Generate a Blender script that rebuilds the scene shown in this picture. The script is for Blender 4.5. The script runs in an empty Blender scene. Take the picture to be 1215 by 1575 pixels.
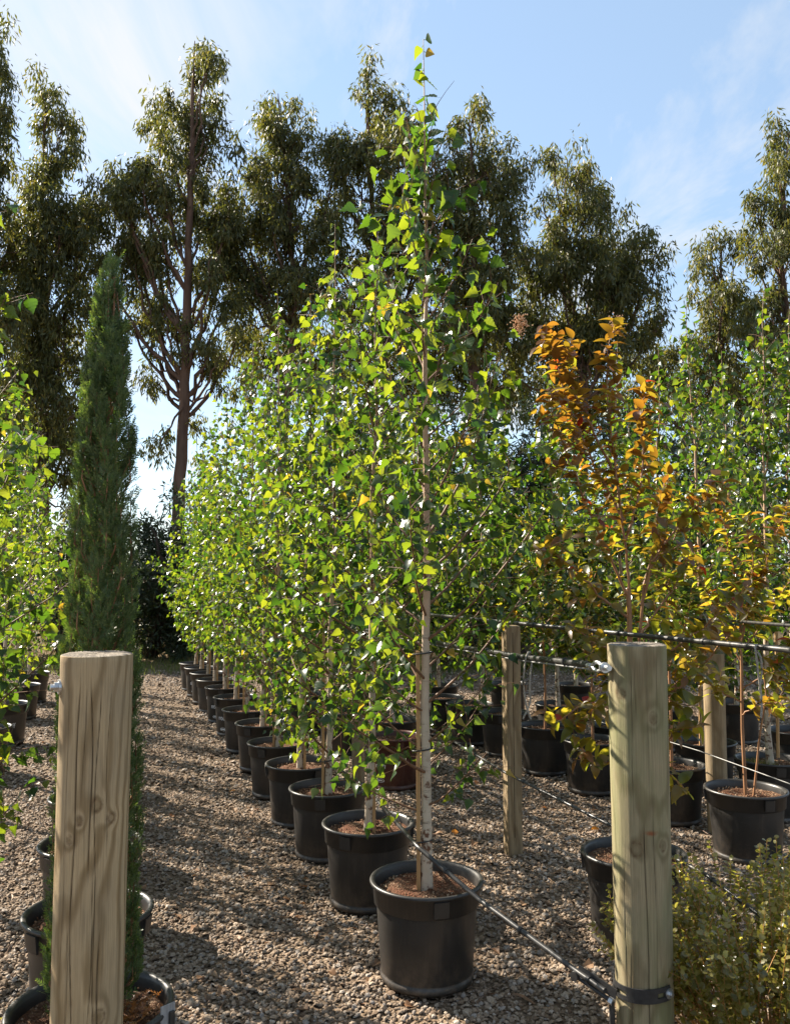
import bpy, math, random
import numpy as np
from mathutils import Vector, Matrix, Quaternion

# ------------------------------------------------------------------ camera, sky, sun, exposure
SC = bpy.context.scene
COL = SC.collection
RNG = np.random.default_rng(7)
random.seed(7)
F, CXP, CYP, H0 = 1300.0, 607.5, 787.5, 1.75          # focal length and centre in photo pixels, eye height
PITCH = math.atan(102.5 / F)
cam_d = bpy.data.cameras.new('camera')
cam_d.sensor_fit = 'VERTICAL'
cam_d.sensor_height = 24.0
cam_d.lens = 24.0 * F / 1575.0
cam_d.clip_start = 0.05
cam_d.clip_end = 3000
cam = bpy.data.objects.new('camera', cam_d)
cam.location = (0, 0, H0)
cam.rotation_euler = (math.radians(90) + PITCH, 0, 0)
COL.objects.link(cam)
SC.camera = cam

SUN_EL = math.radians(37)
SUN_AZ = math.radians(-55)                               # from +Y, positive towards +X
SUN_V = Vector((math.sin(SUN_AZ) * math.cos(SUN_EL), math.cos(SUN_AZ) * math.cos(SUN_EL), math.sin(SUN_EL)))
world = bpy.data.worlds.new('World')
SC.world = world
world.use_nodes = True
wn, wl = world.node_tree.nodes, world.node_tree.links
wn.clear()
w_out = wn.new('ShaderNodeOutputWorld')
w_bg = wn.new('ShaderNodeBackground')
w_sky = wn.new('ShaderNodeTexSky')
w_sky.sky_type = 'NISHITA'
w_sky.sun_disc = False
w_sky.sun_elevation = SUN_EL
w_sky.sun_rotation = SUN_AZ
w_sky.altitude = 50
w_sky.air_density = 1.0
w_sky.dust_density = 0.35
w_sky.ozone_density = 1.2
w_bg.inputs['Strength'].default_value = 0.056
# thin wisps of cirrus in the air all round
w_tc = wn.new('ShaderNodeTexCoord')
w_sep = wn.new('ShaderNodeSeparateXYZ')
wl.new(w_tc.outputs['Generated'], w_sep.inputs[0])
w_mx = wn.new('ShaderNodeMath'); w_mx.operation = 'MAXIMUM'; w_mx.inputs[1].default_value = 0.06
wl.new(w_sep.outputs['Z'], w_mx.inputs[0])
w_dx = wn.new('ShaderNodeMath'); w_dx.operation = 'DIVIDE'
w_dy = wn.new('ShaderNodeMath'); w_dy.operation = 'DIVIDE'
wl.new(w_sep.outputs['X'], w_dx.inputs[0]); wl.new(w_mx.outputs[0], w_dx.inputs[1])
wl.new(w_sep.outputs['Y'], w_dy.inputs[0]); wl.new(w_mx.outputs[0], w_dy.inputs[1])
w_cmb = wn.new('ShaderNodeCombineXYZ')
wl.new(w_dx.outputs[0], w_cmb.inputs[0]); wl.new(w_dy.outputs[0], w_cmb.inputs[1])
w_map = wn.new('ShaderNodeMapping')
w_map.inputs['Location'].default_value = (76.5492, 73.8735, 0)
w_map.inputs['Rotation'].default_value = (0, 0, math.radians(28))
w_map.inputs['Scale'].default_value = (1.35, 0.62, 1)
wl.new(w_cmb.outputs[0], w_map.inputs['Vector'])
w_nz = wn.new('ShaderNodeTexNoise')
w_nz.inputs['Scale'].default_value = 1.1
w_nz.inputs['Detail'].default_value = 7
w_nz.inputs['Roughness'].default_value = 0.62
w_nz.inputs['Distortion'].default_value = 0.7
wl.new(w_map.outputs[0], w_nz.inputs['Vector'])
w_rmp = wn.new('ShaderNodeMapRange')
w_rmp.inputs['From Min'].default_value = 0.47
w_rmp.inputs['From Max'].default_value = 0.72
w_rmp.inputs['To Max'].default_value = 0.92
w_rmp.clamp = True
wl.new(w_nz.outputs['Fac'], w_rmp.inputs['Value'])
w_mix = wn.new('ShaderNodeMixRGB')
w_mix.inputs['Color2'].default_value = (4.9, 5.0, 5.1, 1)
wl.new(w_rmp.outputs['Result'], w_mix.inputs['Fac'])
w_veil = wn.new('ShaderNodeMixRGB')
w_veil.inputs['Fac'].default_value = 0.30
w_veil.inputs['Color2'].default_value = (4.7, 6.3, 7.9, 1)
wl.new(w_sky.outputs['Color'], w_veil.inputs['Color1'])
wl.new(w_veil.outputs[0], w_mix.inputs['Color1'])
wl.new(w_mix.outputs[0], w_bg.inputs['Color'])
wl.new(w_bg.outputs[0], w_out.inputs['Surface'])

sun_d = bpy.data.lights.new('sun', 'SUN')
sun_d.energy = 5.0
sun_d.angle = math.radians(0.53)
sun_d.color = (1.0, 0.90, 0.76)
sun = bpy.data.objects.new('sun', sun_d)
sun.rotation_euler = SUN_V.to_track_quat('Z', 'Y').to_euler()
sun.location = SUN_V * 60
COL.objects.link(sun)

SC.view_settings.view_transform = 'Standard'
SC.view_settings.look = 'None'
SC.view_settings.gamma = 1.0
SC.view_settings.exposure = 1.8
SC.view_settings.use_curve_mapping = False
SC.render.engine = 'CYCLES'
cy = SC.cycles
cy.max_bounces = 7
cy.diffuse_bounces = 4
cy.glossy_bounces = 2
cy.transmission_bounces = 4
cy.transparent_max_bounces = 4
cy.sample_clamp_indirect = 6.0
cy.use_denoising = True


# ------------------------------------------------------------------ helpers: photo pixel to place
def ray(px, py):
    cx, cz = (px - CXP) / F, (CYP - py) / F
    c, s = math.cos(PITCH), math.sin(PITCH)
    return np.array([cx, c - cz * s, s + cz * c])


def at(px, py, d):
    r = ray(px, py)
    t = d / r[1]
    return np.array([0, 0, H0]) + r * t


def on_z(px, py, z):
    r = ray(px, py)
    t = (z - H0) / r[2]
    return np.array([0, 0, H0]) + r * t


def to_px(P):
    P = np.atleast_2d(P)
    c, s = math.cos(PITCH), math.sin(PITCH)
    y, z = P[:, 1], P[:, 2] - H0
    yc = y * c + z * s
    zc = -y * s + z * c
    return np.stack([CXP + F * P[:, 0] / yc, CYP - F * zc / yc, yc], 1)


# ------------------------------------------------------------------ helpers: meshes
class Geo:
    """collects vertices and faces (triangles or quads), with a material slot per block"""
    def __init__(self):
        self.v, self.f, self.m, self.n = [], [], [], 0

    def add(self, V, Fc, m=0):
        V = np.asarray(V, float).reshape(-1, 3)
        Fc = np.asarray(Fc, int)
        self.v.append(V)
        self.f.append(Fc + self.n)
        self.m.append(np.full(len(Fc), m) if np.isscalar(m) else np.asarray(m))
        self.n += len(V)
        return self

    def merge(self, other):
        for V, f, m in zip(other.v, other.f, other.m):
            self.v.append(V); self.f.append(f + self.n); self.m.append(m)
        self.n += other.n
        return self

    def mesh(self, name, mats, smooth=False):
        me = bpy.data.meshes.new(name)
        V = np.concatenate(self.v) if self.v else np.zeros((0, 3))
        me.vertices.add(len(V))
        me.vertices.foreach_set('co', V.astype(np.float32).ravel())
        flat = np.concatenate([f.ravel() for f in self.f]).astype(np.int32)
        tot = np.concatenate([np.full(len(f), f.shape[1]) for f in self.f]).astype(np.int32)
        start = np.concatenate([[0], np.cumsum(tot)[:-1]]).astype(np.int32)
        me.loops.add(len(flat))
        me.loops.foreach_set('vertex_index', flat)
        me.polygons.add(len(tot))
        me.polygons.foreach_set('loop_start', start)
        me.polygons.foreach_set('loop_total', tot)
        me.polygons.foreach_set('material_index', np.concatenate(self.m).astype(np.int32))
        me.polygons.foreach_set('use_smooth', np.full(len(tot), smooth))
        for m in (mats if isinstance(mats, (list, tuple)) else [mats]):
            me.materials.append(m)
        me.update(calc_edges=True)
        return me


def link(name, me, parent=None, loc=None):
    o = bpy.data.objects.new(name, me)
    COL.objects.link(o)
    if parent is not None:
        o.parent = parent
    if loc is not None:
        o.location = loc
    return o


def tag(o, label=None, cat=None, group=None, kind=None):
    if label: o['label'] = label
    if cat: o['category'] = cat
    if group: o['group'] = group
    if kind: o['kind'] = kind
    return o


def thing(name, label, cat, loc, group=None, rz=0):
    o = link(name, None, None, tuple(loc))
    o.rotation_euler = (0, 0, rz)
    o.empty_display_size = 0.1
    return tag(o, label, cat, group)


def norm(v):
    v = np.asarray(v, float)
    return v / (np.linalg.norm(v, axis=-1, keepdims=True) + 1e-9)


def tube(g, P, R, sides=6, m=0, cap=True):
    P = np.asarray(P, float)
    R = np.broadcast_to(np.asarray(R, float), (len(P),))
    T = np.gradient(P, axis=0)
    T = norm(T)
    ref = np.array([0, 0, 1.0]) if abs(T[0, 2]) < 0.9 else np.array([1.0, 0, 0])
    A = norm(np.cross(T, ref))
    B = norm(np.cross(T, A))
    a = np.linspace(0, 2 * math.pi, sides, endpoint=False)
    V = P[:, None, :] + R[:, None, None] * (np.cos(a)[None, :, None] * A[:, None, :] + np.sin(a)[None, :, None] * B[:, None, :])
    n = len(P)
    i, j = np.meshgrid(np.arange(n - 1), np.arange(sides), indexing='ij')
    i, j = i.ravel(), j.ravel()
    k = (j + 1) % sides
    Q = np.stack([i * sides + j, i * sides + k, (i + 1) * sides + k, (i + 1) * sides + j], 1)
    base = g.n
    g.add(V.reshape(-1, 3), Q, m)
    if cap:
        for ring, flip in ((0, False), (n - 1, True)):
            c = P[ring]
            idx = ring * sides + np.arange(sides)
            W = np.vstack([V.reshape(-1, 3)[idx], c])
            tri = np.stack([np.arange(sides), (np.arange(sides) + 1) % sides, np.full(sides, sides)], 1)
            g.add(W, tri if flip else tri[:, ::-1], m)
    return g


def lathe(g, prof, seg=48, m=0, center=(0, 0, 0)):
    prof = np.asarray(prof, float)
    a = np.linspace(0, 2 * math.pi, seg, endpoint=False)
    V = np.stack([prof[:, None, 0] * np.cos(a), prof[:, None, 0] * np.sin(a), np.repeat(prof[:, 1:2], seg, 1)], -1)
    n = len(prof)
    i, j = np.meshgrid(np.arange(n - 1), np.arange(seg), indexing='ij')
    i, j = i.ravel(), j.ravel()
    k = (j + 1) % seg
    Q = np.stack([i * seg + j, i * seg + k, (i + 1) * seg + k, (i + 1) * seg + j], 1)
    g.add(V.reshape(-1, 3) + np.asarray(center), Q, m)
    return g


def box(g, c, s, m=0, rot=None, bev=0.0):
    c, s = np.asarray(c, float), np.asarray(s, float) / 2
    if bev <= 0:
        V = np.array([[x, y, z] for x in (-1, 1) for y in (-1, 1) for z in (-1, 1)], float) * s
        Q = np.array([[0, 1, 3, 2], [4, 6, 7, 5], [0, 4, 5, 1], [2, 3, 7, 6], [0, 2, 6, 4], [1, 5, 7, 3]])
    else:
        # vertical edges chamfered
        b = bev
        o = np.array([[-s[0] + b, -s[1]], [s[0] - b, -s[1]], [s[0], -s[1] + b], [s[0], s[1] - b], [s[0] - b, s[1]], [-s[0] + b, s[1]], [-s[0], s[1] - b], [-s[0], -s[1] + b]])
        oi = o * (1 - b / s[:2].max())
        V = np.vstack([np.c_[o, np.full(8, -s[2])], np.c_[o, np.full(8, s[2] - b)], np.c_[oi, np.full(8, s[2])], [[0, 0, s[2]]]])
        k = np.arange(8); k2 = (k + 1) % 8
        Q = np.vstack([np.stack([k, k2, k2 + 8, k + 8], 1), np.stack([k + 8, k2 + 8, k2 + 16, k + 16], 1)])
        T = np.stack([k + 16, k2 + 16, np.full(8, 24)], 1)
        if rot is not None:
            V = V @ np.asarray(rot).T
        n0 = g.n
        g.add(V + c, Q, m)
        g.add((V + c), T, m)
        return g
    if rot is not None:
        V = V @ np.asarray(rot).T
    g.add(V + c, Q, m)
    return g


def frames(D, N):
    """rotation matrices whose Y axis is D and Z axis is close to N"""
    D = norm(D)
    X = norm(np.cross(D, N))
    Z = np.cross(X, D)
    return np.stack([X, D, Z], -1)          # columns


def scatter(g, tmpl, P, M, S, m=0):
    """copies of a template (V, T) at P with rotation M and scale S, joined"""
    V, T = tmpl
    n, nv = len(P), len(V)
    if n == 0:
        return g
    S = np.asarray(S, float)
    S = S[:, None, None] if S.ndim == 1 else S[:, None, :]
    W = np.einsum('nij,nvj->nvi', M, V[None] * S) + P[:, None, :]
    Fc = T[None] + (np.arange(n) * nv)[:, None, None]
    mm = np.repeat(m, len(T)) if not np.isscalar(m) else m
    g.add(W.reshape(-1, 3), Fc.reshape(-1, T.shape[1]), mm)
    return g


def rand_unit(n):
    v = RNG.normal(size=(n, 3))
    return norm(v)


def rand_rot(n):
    return frames(rand_unit(n), rand_unit(n))


# ------------------------------------------------------------------ helpers: materials
def new_mat(name):
    m = bpy.data.materials.new(name)
    m.use_nodes = True
    nt = m.node_tree
    nt.nodes.clear()
    out = nt.nodes.new('ShaderNodeOutputMaterial')
    return m, nt, out


def nd(nt, t, **kw):
    n = nt.nodes.new(t)
    for k, v in kw.items():
        if k in n.inputs:
            n.inputs[k].default_value = v
        else:
            setattr(n, k, v)
    return n


def rgb(c):
    return (c[0], c[1], c[2], 1.0)


def mixc(nt, fac, a, b, blend='MIX'):
    n = nt.nodes.new('ShaderNodeMixRGB')
    n.blend_type = blend
    for i, x in ((0, fac), (1, a), (2, b)):
        if hasattr(x, 'is_linked') or isinstance(x, bpy.types.NodeSocket):
            nt.links.new(x, n.inputs[i])
        elif i == 0:
            n.inputs[0].default_value = x
        else:
            n.inputs[i].default_value = rgb(x)
    return n.outputs[0]


def math_(nt, op, a, b=None, clamp=False):
    n = nt.nodes.new('ShaderNodeMath')
    n.operation = op
    n.use_clamp = clamp
    for i, x in ((0, a), (1, b)):
        if x is None:
            continue
        if isinstance(x, bpy.types.NodeSocket):
            nt.links.new(x, n.inputs[i])
        else:
            n.inputs[i].default_value = x
    return n.outputs[0]


def remap(nt, v, a, b, c=0.0, d=1.0):
    n = nt.nodes.new('ShaderNodeMapRange')
    nt.links.new(v, n.inputs[0])
    n.inputs[1].default_value, n.inputs[2].default_value = a, b
    n.inputs[3].default_value, n.inputs[4].default_value = c, d
    n.clamp = True
    return n.outputs[0]


def noise(nt, vec, scale, detail=4, rough=0.55, mapping=None, dist=0.0):
    if mapping is not None:
        mp = nt.nodes.new('ShaderNodeMapping')
        mp.inputs['Scale'].default_value = mapping
        nt.links.new(vec, mp.inputs[0])
        vec = mp.outputs[0]
    n = nt.nodes.new('ShaderNodeTexNoise')
    n.inputs['Scale'].default_value = scale
    n.inputs['Detail'].default_value = detail
    n.inputs['Roughness'].default_value = rough
    n.inputs['Distortion'].default_value = dist
    nt.links.new(vec, n.inputs['Vector'])
    return n.outputs['Fac']


def coord(nt, which='Object'):
    return nt.nodes.new('ShaderNodeTexCoord').outputs[which]


def principled(nt, out, color=None, rough=0.6, spec=0.5, metal=0.0):
    p = nt.nodes.new('ShaderNodeBsdfPrincipled')
    if color is not None:
        if isinstance(color, bpy.types.NodeSocket):
            nt.links.new(color, p.inputs['Base Color'])
        else:
            p.inputs['Base Color'].default_value = rgb(color)
    if isinstance(rough, bpy.types.NodeSocket):
        nt.links.new(rough, p.inputs['Roughness'])
    else:
        p.inputs['Roughness'].default_value = rough
    p.inputs['Specular IOR Level'].default_value = spec
    p.inputs['Metallic'].default_value = metal
    nt.links.new(p.outputs[0], out.inputs['Surface'])
    return p


def bump(nt, p, h, strength=0.3, dist=0.01):
    b = nt.nodes.new('ShaderNodeBump')
    b.inputs['Strength'].default_value = strength
    b.inputs['Distance'].default_value = dist
    nt.links.new(h, b.inputs['Height'])
    nt.links.new(b.outputs[0], p.inputs['Normal'])


def island_random(nt):
    a = nt.nodes.new('ShaderNodeNewGeometry').outputs['Random Per Island']
    b = nt.nodes.new('ShaderNodeObjectInfo').outputs['Random']
    return math_(nt, 'FRACT', math_(nt, 'ADD', a, b))


def ramp(nt, fac, stops):
    n = nt.nodes.new('ShaderNodeValToRGB')
    e = n.color_ramp.elements
    while len(e) > 1:
        e.remove(e[-1])
    e[0].position, e[0].color = stops[0][0], rgb(stops[0][1])
    for p, c in stops[1:]:
        k = e.new(p)
        k.color = rgb(c)
    nt.links.new(fac, n.inputs[0])
    return n.outputs[0]


def leaf_mat(name, stops, tstops, trans=0.45, rough=0.38, spec=0.5, nscale=30, back=None):
    m, nt, out = new_mat(name)
    r = island_random(nt)
    c = ramp(nt, r, stops)
    tc = ramp(nt, r, tstops)
    co = coord(nt)
    nz = remap(nt, noise(nt, co, nscale, 3), 0.3, 0.7, 0.72, 1.2)
    c = mixc(nt, 1.0, c, nz, 'MULTIPLY')
    if back is not None:
        bf = nt.nodes.new('ShaderNodeNewGeometry').outputs['Backfacing']
        c = mixc(nt, bf, c, back)
    p = nt.nodes.new('ShaderNodeBsdfPrincipled')
    nt.links.new(c, p.inputs['Base Color'])
    p.inputs['Roughness'].default_value = rough
    p.inputs['Specular IOR Level'].default_value = spec
    t = nt.nodes.new('ShaderNodeBsdfTranslucent')
    nt.links.new(tc, t.inputs['Color'])
    mx = nt.nodes.new('ShaderNodeMixShader')
    mx.inputs[0].default_value = trans
    nt.links.new(p.outputs[0], mx.inputs[1])
    nt.links.new(t.outputs[0], mx.inputs[2])
    nt.links.new(mx.outputs[0], out.inputs['Surface'])
    return m


M = {}
M['birch_leaf'] = leaf_mat('birch_leaf',
    [(0, (.010, .028, .012)), (.5, (.019, .048, .014)), (.985, (.040, .075, .016)), (.99, (.25, .18, .02)), (1, (.3, .2, .02))],
    [(0, (.048, .135, .009)), (.45, (.14, .245, .011)), (.985, (.36, .41, .018)), (.99, (.6, .45, .03)), (1, (.65, .4, .03))],
    trans=0.44, rough=0.31, spec=0.48)
M['crepe_leaf'] = leaf_mat('crepe_leaf',
    [(0, (.085, .038, .014)), (.5, (.11, .055, .016)), (.9, (.08, .062, .016)), (1, (.12, .03, .016))],
    [(0, (.38, .155, .018)), (.5, (.46, .235, .02)), (.88, (.43, .31, .022)), (1, (.42, .09, .02))],
    trans=0.44, rough=0.36, spec=0.5)
M['olive_leaf'] = leaf_mat('olive_leaf',
    [(0, (.035, .045, .012)), (.5, (.052, .052, .014)), (.9, (.08, .055, .016)), (1, (.09, .045, .016))],
    [(0, (.32, .38, .02)), (.5, (.50, .46, .028)), (.9, (.62, .42, .03)), (1, (.62, .30, .03))],
    trans=0.48, rough=0.34, spec=0.5)
M['red_leaf'] = leaf_mat('red_leaf', [(0, (.22, .02, .015)), (1, (.30, .04, .015))], [(0, (.7, .04, .02)), (1, (.8, .12, .02))])
M['glossy_leaf'] = leaf_mat('glossy_leaf',
    [(0, (.018, .045, .014)), (.6, (.03, .065, .016)), (.9, (.07, .08, .02)), (1, (.2, .13, .02))],
    [(0, (.12, .22, .02)), (.7, (.22, .30, .025)), (1, (.5, .35, .03))], trans=0.28, rough=0.3, spec=0.55)
M['bush_leaf'] = leaf_mat('bush_leaf',
    [(0, (.055, .057, .018)), (.5, (.11, .102, .032)), (.85, (.175, .155, .048)), (1, (.24, .20, .075))],
    [(0, (.32, .34, .04)), (.6, (.50, .46, .06)), (1, (.58, .50, .09))], trans=0.42, rough=0.27, spec=0.75, nscale=60)
M['euc_leaf'] = leaf_mat('euc_leaf',
    [(0, (.040, .050, .022)), (.5, (.064, .074, .028)), (.85, (.10, .10, .030)), (1, (.14, .115, .036))],
    [(0, (.13, .16, .025)), (.6, (.24, .25, .035)), (1, (.36, .30, .04))], trans=0.28, rough=0.52, spec=0.3, nscale=2)
M['conifer'] = leaf_mat('conifer',
    [(0, (.058, .092, .042)), (.5, (.088, .13, .058)), (.9, (.115, .155, .065)), (1, (.15, .18, .08))],
    [(0, (.10, .20, .02)), (.6, (.17, .27, .03)), (1, (.28, .34, .05))], trans=0.33, rough=0.5, spec=0.35, nscale=15)
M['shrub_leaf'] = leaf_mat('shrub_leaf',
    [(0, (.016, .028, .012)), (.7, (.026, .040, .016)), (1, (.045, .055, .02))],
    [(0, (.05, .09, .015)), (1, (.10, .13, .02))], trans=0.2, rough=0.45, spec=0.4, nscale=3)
M['dry_grass'] = leaf_mat('dry_grass', [(0, (.16, .12, .055)), (.6, (.22, .17, .08)), (1, (.12, .13, .04))],
    [(0, (.3, .23, .1)), (1, (.25, .24, .06))], trans=0.3, rough=0.6, spec=0.2)
M['green_grass'] = leaf_mat('green_grass', [(0, (.05, .08, .015)), (.6, (.085, .11, .02)), (1, (.14, .13, .04))],
    [(0, (.2, .3, .03)), (1, (.35, .36, .05))], trans=0.35, rough=0.5, spec=0.3)
M['dead_leaf'] = leaf_mat('dead_leaf', [(0, (.17, .09, .045)), (.5, (.24, .14, .075)), (1, (.30, .20, .12))],
    [(0, (.3, .12, .04)), (1, (.4, .2, .08))], trans=0.2, rough=0.55, spec=0.3)
M['orange_leaf'] = leaf_mat('orange_leaf', [(0, (.36, .12, .015)), (1, (.50, .24, .02))], [(0, (.8, .28, .02)), (1, (.9, .45, .03))], trans=0.4)
M['rusty_frond'] = leaf_mat('rusty_frond', [(0, (.22, .075, .02)), (1, (.34, .14, .035))], [(0, (.5, .16, .03)), (1, (.6, .25, .05))], trans=0.3)


def mat_ground():
    m, nt, out = new_mat('gravel_bed')
    co = coord(nt)
    n1 = noise(nt, co, 0.6, 4)
    n2 = noise(nt, co, 45, 3, 0.7)
    v = nt.nodes.new('ShaderNodeTexVoronoi')
    v.inputs['Scale'].default_value = 48
    nt.links.new(co, v.inputs['Vector'])
    sepc = nt.nodes.new('ShaderNodeSeparateColor')
    nt.links.new(v.outputs['Color'], sepc.inputs[0])
    c = ramp(nt, sepc.outputs[0], [(0, (.075, .05, .03)), (.4, (.13, .09, .056)), (.75, (.18, .13, .085)), (1, (.25, .19, .14))])  # tones darkened: shade that loose stones throw on each other is in the colour
    c = mixc(nt, remap(nt, n1, .35, .7, 0, .5), c, (.15, .11, .08))
    c = mixc(nt, 1.0, c, remap(nt, n2, .3, .7, .75, 1.15), 'MULTIPLY')
    p = principled(nt, out, c, 0.9, 0.15)
    h = math_(nt, 'SUBTRACT', 1.0, v.outputs['Distance'])
    bump(nt, p, h, 1.0, 0.02)
    return m


def mat_stone():
    m, nt, out = new_mat('gravel_stone')
    r = island_random(nt)
    c = ramp(nt, r, [(0, (.13, .085, .055)), (.2, (.22, .16, .11)), (.5, (.30, .23, .168)), (.8, (.35, .285, .22)), (.92, (.25, .225, .205)), (1, (.47, .40, .33))])
    co = coord(nt)
    c = mixc(nt, remap(nt, noise(nt, co, 1.3, 5, .65), .46, .66, 0, .55), c, (.12, .085, .058))
    c = mixc(nt, 1.0, c, remap(nt, noise(nt, co, 160, 3), .3, .7, .7, 1.15), 'MULTIPLY')
    p = principled(nt, out, c, 0.85, 0.2)
    bump(nt, p, noise(nt, co, 300, 2), .35, .003)
    return m


def mat_soil():
    m, nt, out = new_mat('potting_mix')
    co = coord(nt)
    v = nt.nodes.new('ShaderNodeTexVoronoi')
    v.inputs['Scale'].default_value = 120
    nt.links.new(co, v.inputs['Vector'])
    sepc = nt.nodes.new('ShaderNodeSeparateColor')
    nt.links.new(v.outputs['Color'], sepc.inputs[0])
    c = ramp(nt, sepc.outputs[0], [(0, (.05, .025, .014)), (.4, (.11, .06, .034)), (.8, (.19, .115, .07)), (1, (.30, .21, .14))])
    c = mixc(nt, remap(nt, noise(nt, co, 9, 4), .4, .62), c, (.085, .035, .018))
    p = principled(nt, out, c, 0.9, 0.15)
    bump(nt, p, v.outputs['Distance'], .9, .008)
    return m


def mat_chip():
    m, nt, out = new_mat('mulch_chip')
    r = island_random(nt)
    c = ramp(nt, r, [(0, (.09, .04, .02)), (.4, (.20, .11, .06)), (.75, (.30, .20, .12)), (1, (.42, .32, .22))])
    principled(nt, out, c, 0.85, 0.2)
    return m


def mat_pot(name='pot_plastic', base=(.020, .019, .018), base2=(.034, .031, .028)):
    m, nt, out = new_mat(name)
    co = coord(nt)
    n = noise(nt, co, 7, 6, .7)
    c = mixc(nt, remap(nt, n, .35, .7), base, base2)
    streak = noise(nt, co, 1, 4, .6, (40, 40, 3))
    c = mixc(nt, remap(nt, streak, .55, .8, 0, .22), c, (.13, .11, .09))
    sx_ = nt.nodes.new('ShaderNodeSeparateXYZ')
    nt.links.new(co, sx_.inputs[0])
    splash = math_(nt, 'MULTIPLY', remap(nt, sx_.outputs[2], .16, .0), remap(nt, noise(nt, co, 30, 5, .7), .42, .68))
    c = mixc(nt, math_(nt, 'MULTIPLY', splash, .5), c, (.14, .105, .075))
    scuff = noise(nt, co, 1, 5, .7, (9, 9, 45))
    c = mixc(nt, remap(nt, scuff, .62, .74, 0, .3), c, (.10, .09, .085))
    sp = noise(nt, co, 220, 2, .5)
    c = mixc(nt, remap(nt, sp, .72, .8, 0, .55), c, (.2, .17, .14))
    p = principled(nt, out, c, remap(nt, n, .3, .7, .34, .5), 0.45)
    bump(nt, p, noise(nt, co, 140, 3), .12, .002)
    return m


def mat_birch_bark():
    m, nt, out = new_mat('birch_bark')
    co = coord(nt)
    sp = nt.nodes.new('ShaderNodeSeparateXYZ')
    nt.links.new(co, sp.inputs[0])
    white = mixc(nt, noise(nt, co, 14, 5), (.37, .30, .215), (.53, .455, .36))
    peach = mixc(nt, noise(nt, co, 1, 5, .6, (60, 60, 25)), (.30, .18, .105), (.42, .29, .19))
    c = mixc(nt, remap(nt, math_(nt, 'ADD', sp.outputs[2], math_(nt, 'MULTIPLY', noise(nt, co, 6, 3), 0.6)), 1.0, 1.7), white, peach)
    bands = noise(nt, co, 1, 3, .6, (14, 14, 130))
    blot = noise(nt, co, 11, 3, .6)
    c = mixc(nt, math_(nt, 'MULTIPLY', remap(nt, bands, .60, .68), remap(nt, blot, .45, .6)), c, (.055, .035, .025))
    lower = remap(nt, sp.outputs[2], .62, .45)
    c = mixc(nt, math_(nt, 'MULTIPLY', lower, remap(nt, noise(nt, co, 26, 4), .52, .60)), c, (.12, .055, .03))
    p = principled(nt, out, c, 0.55, 0.3)
    bump(nt, p, bands, .3, .004)
    return m


def mat_simple(name, a, b, scale=(20, 20, 20), rough=0.6, spec=0.3, metal=0.0, bmp=0.2, bd=.004):
    m, nt, out = new_mat(name)
    co = coord(nt)
    n = noise(nt, co, 1, 5, .6, scale)
    c = mixc(nt, remap(nt, n, .3, .7), a, b)
    p = principled(nt, out, c, rough, spec, metal)
    bump(nt, p, n, bmp, bd)
    return m


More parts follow.
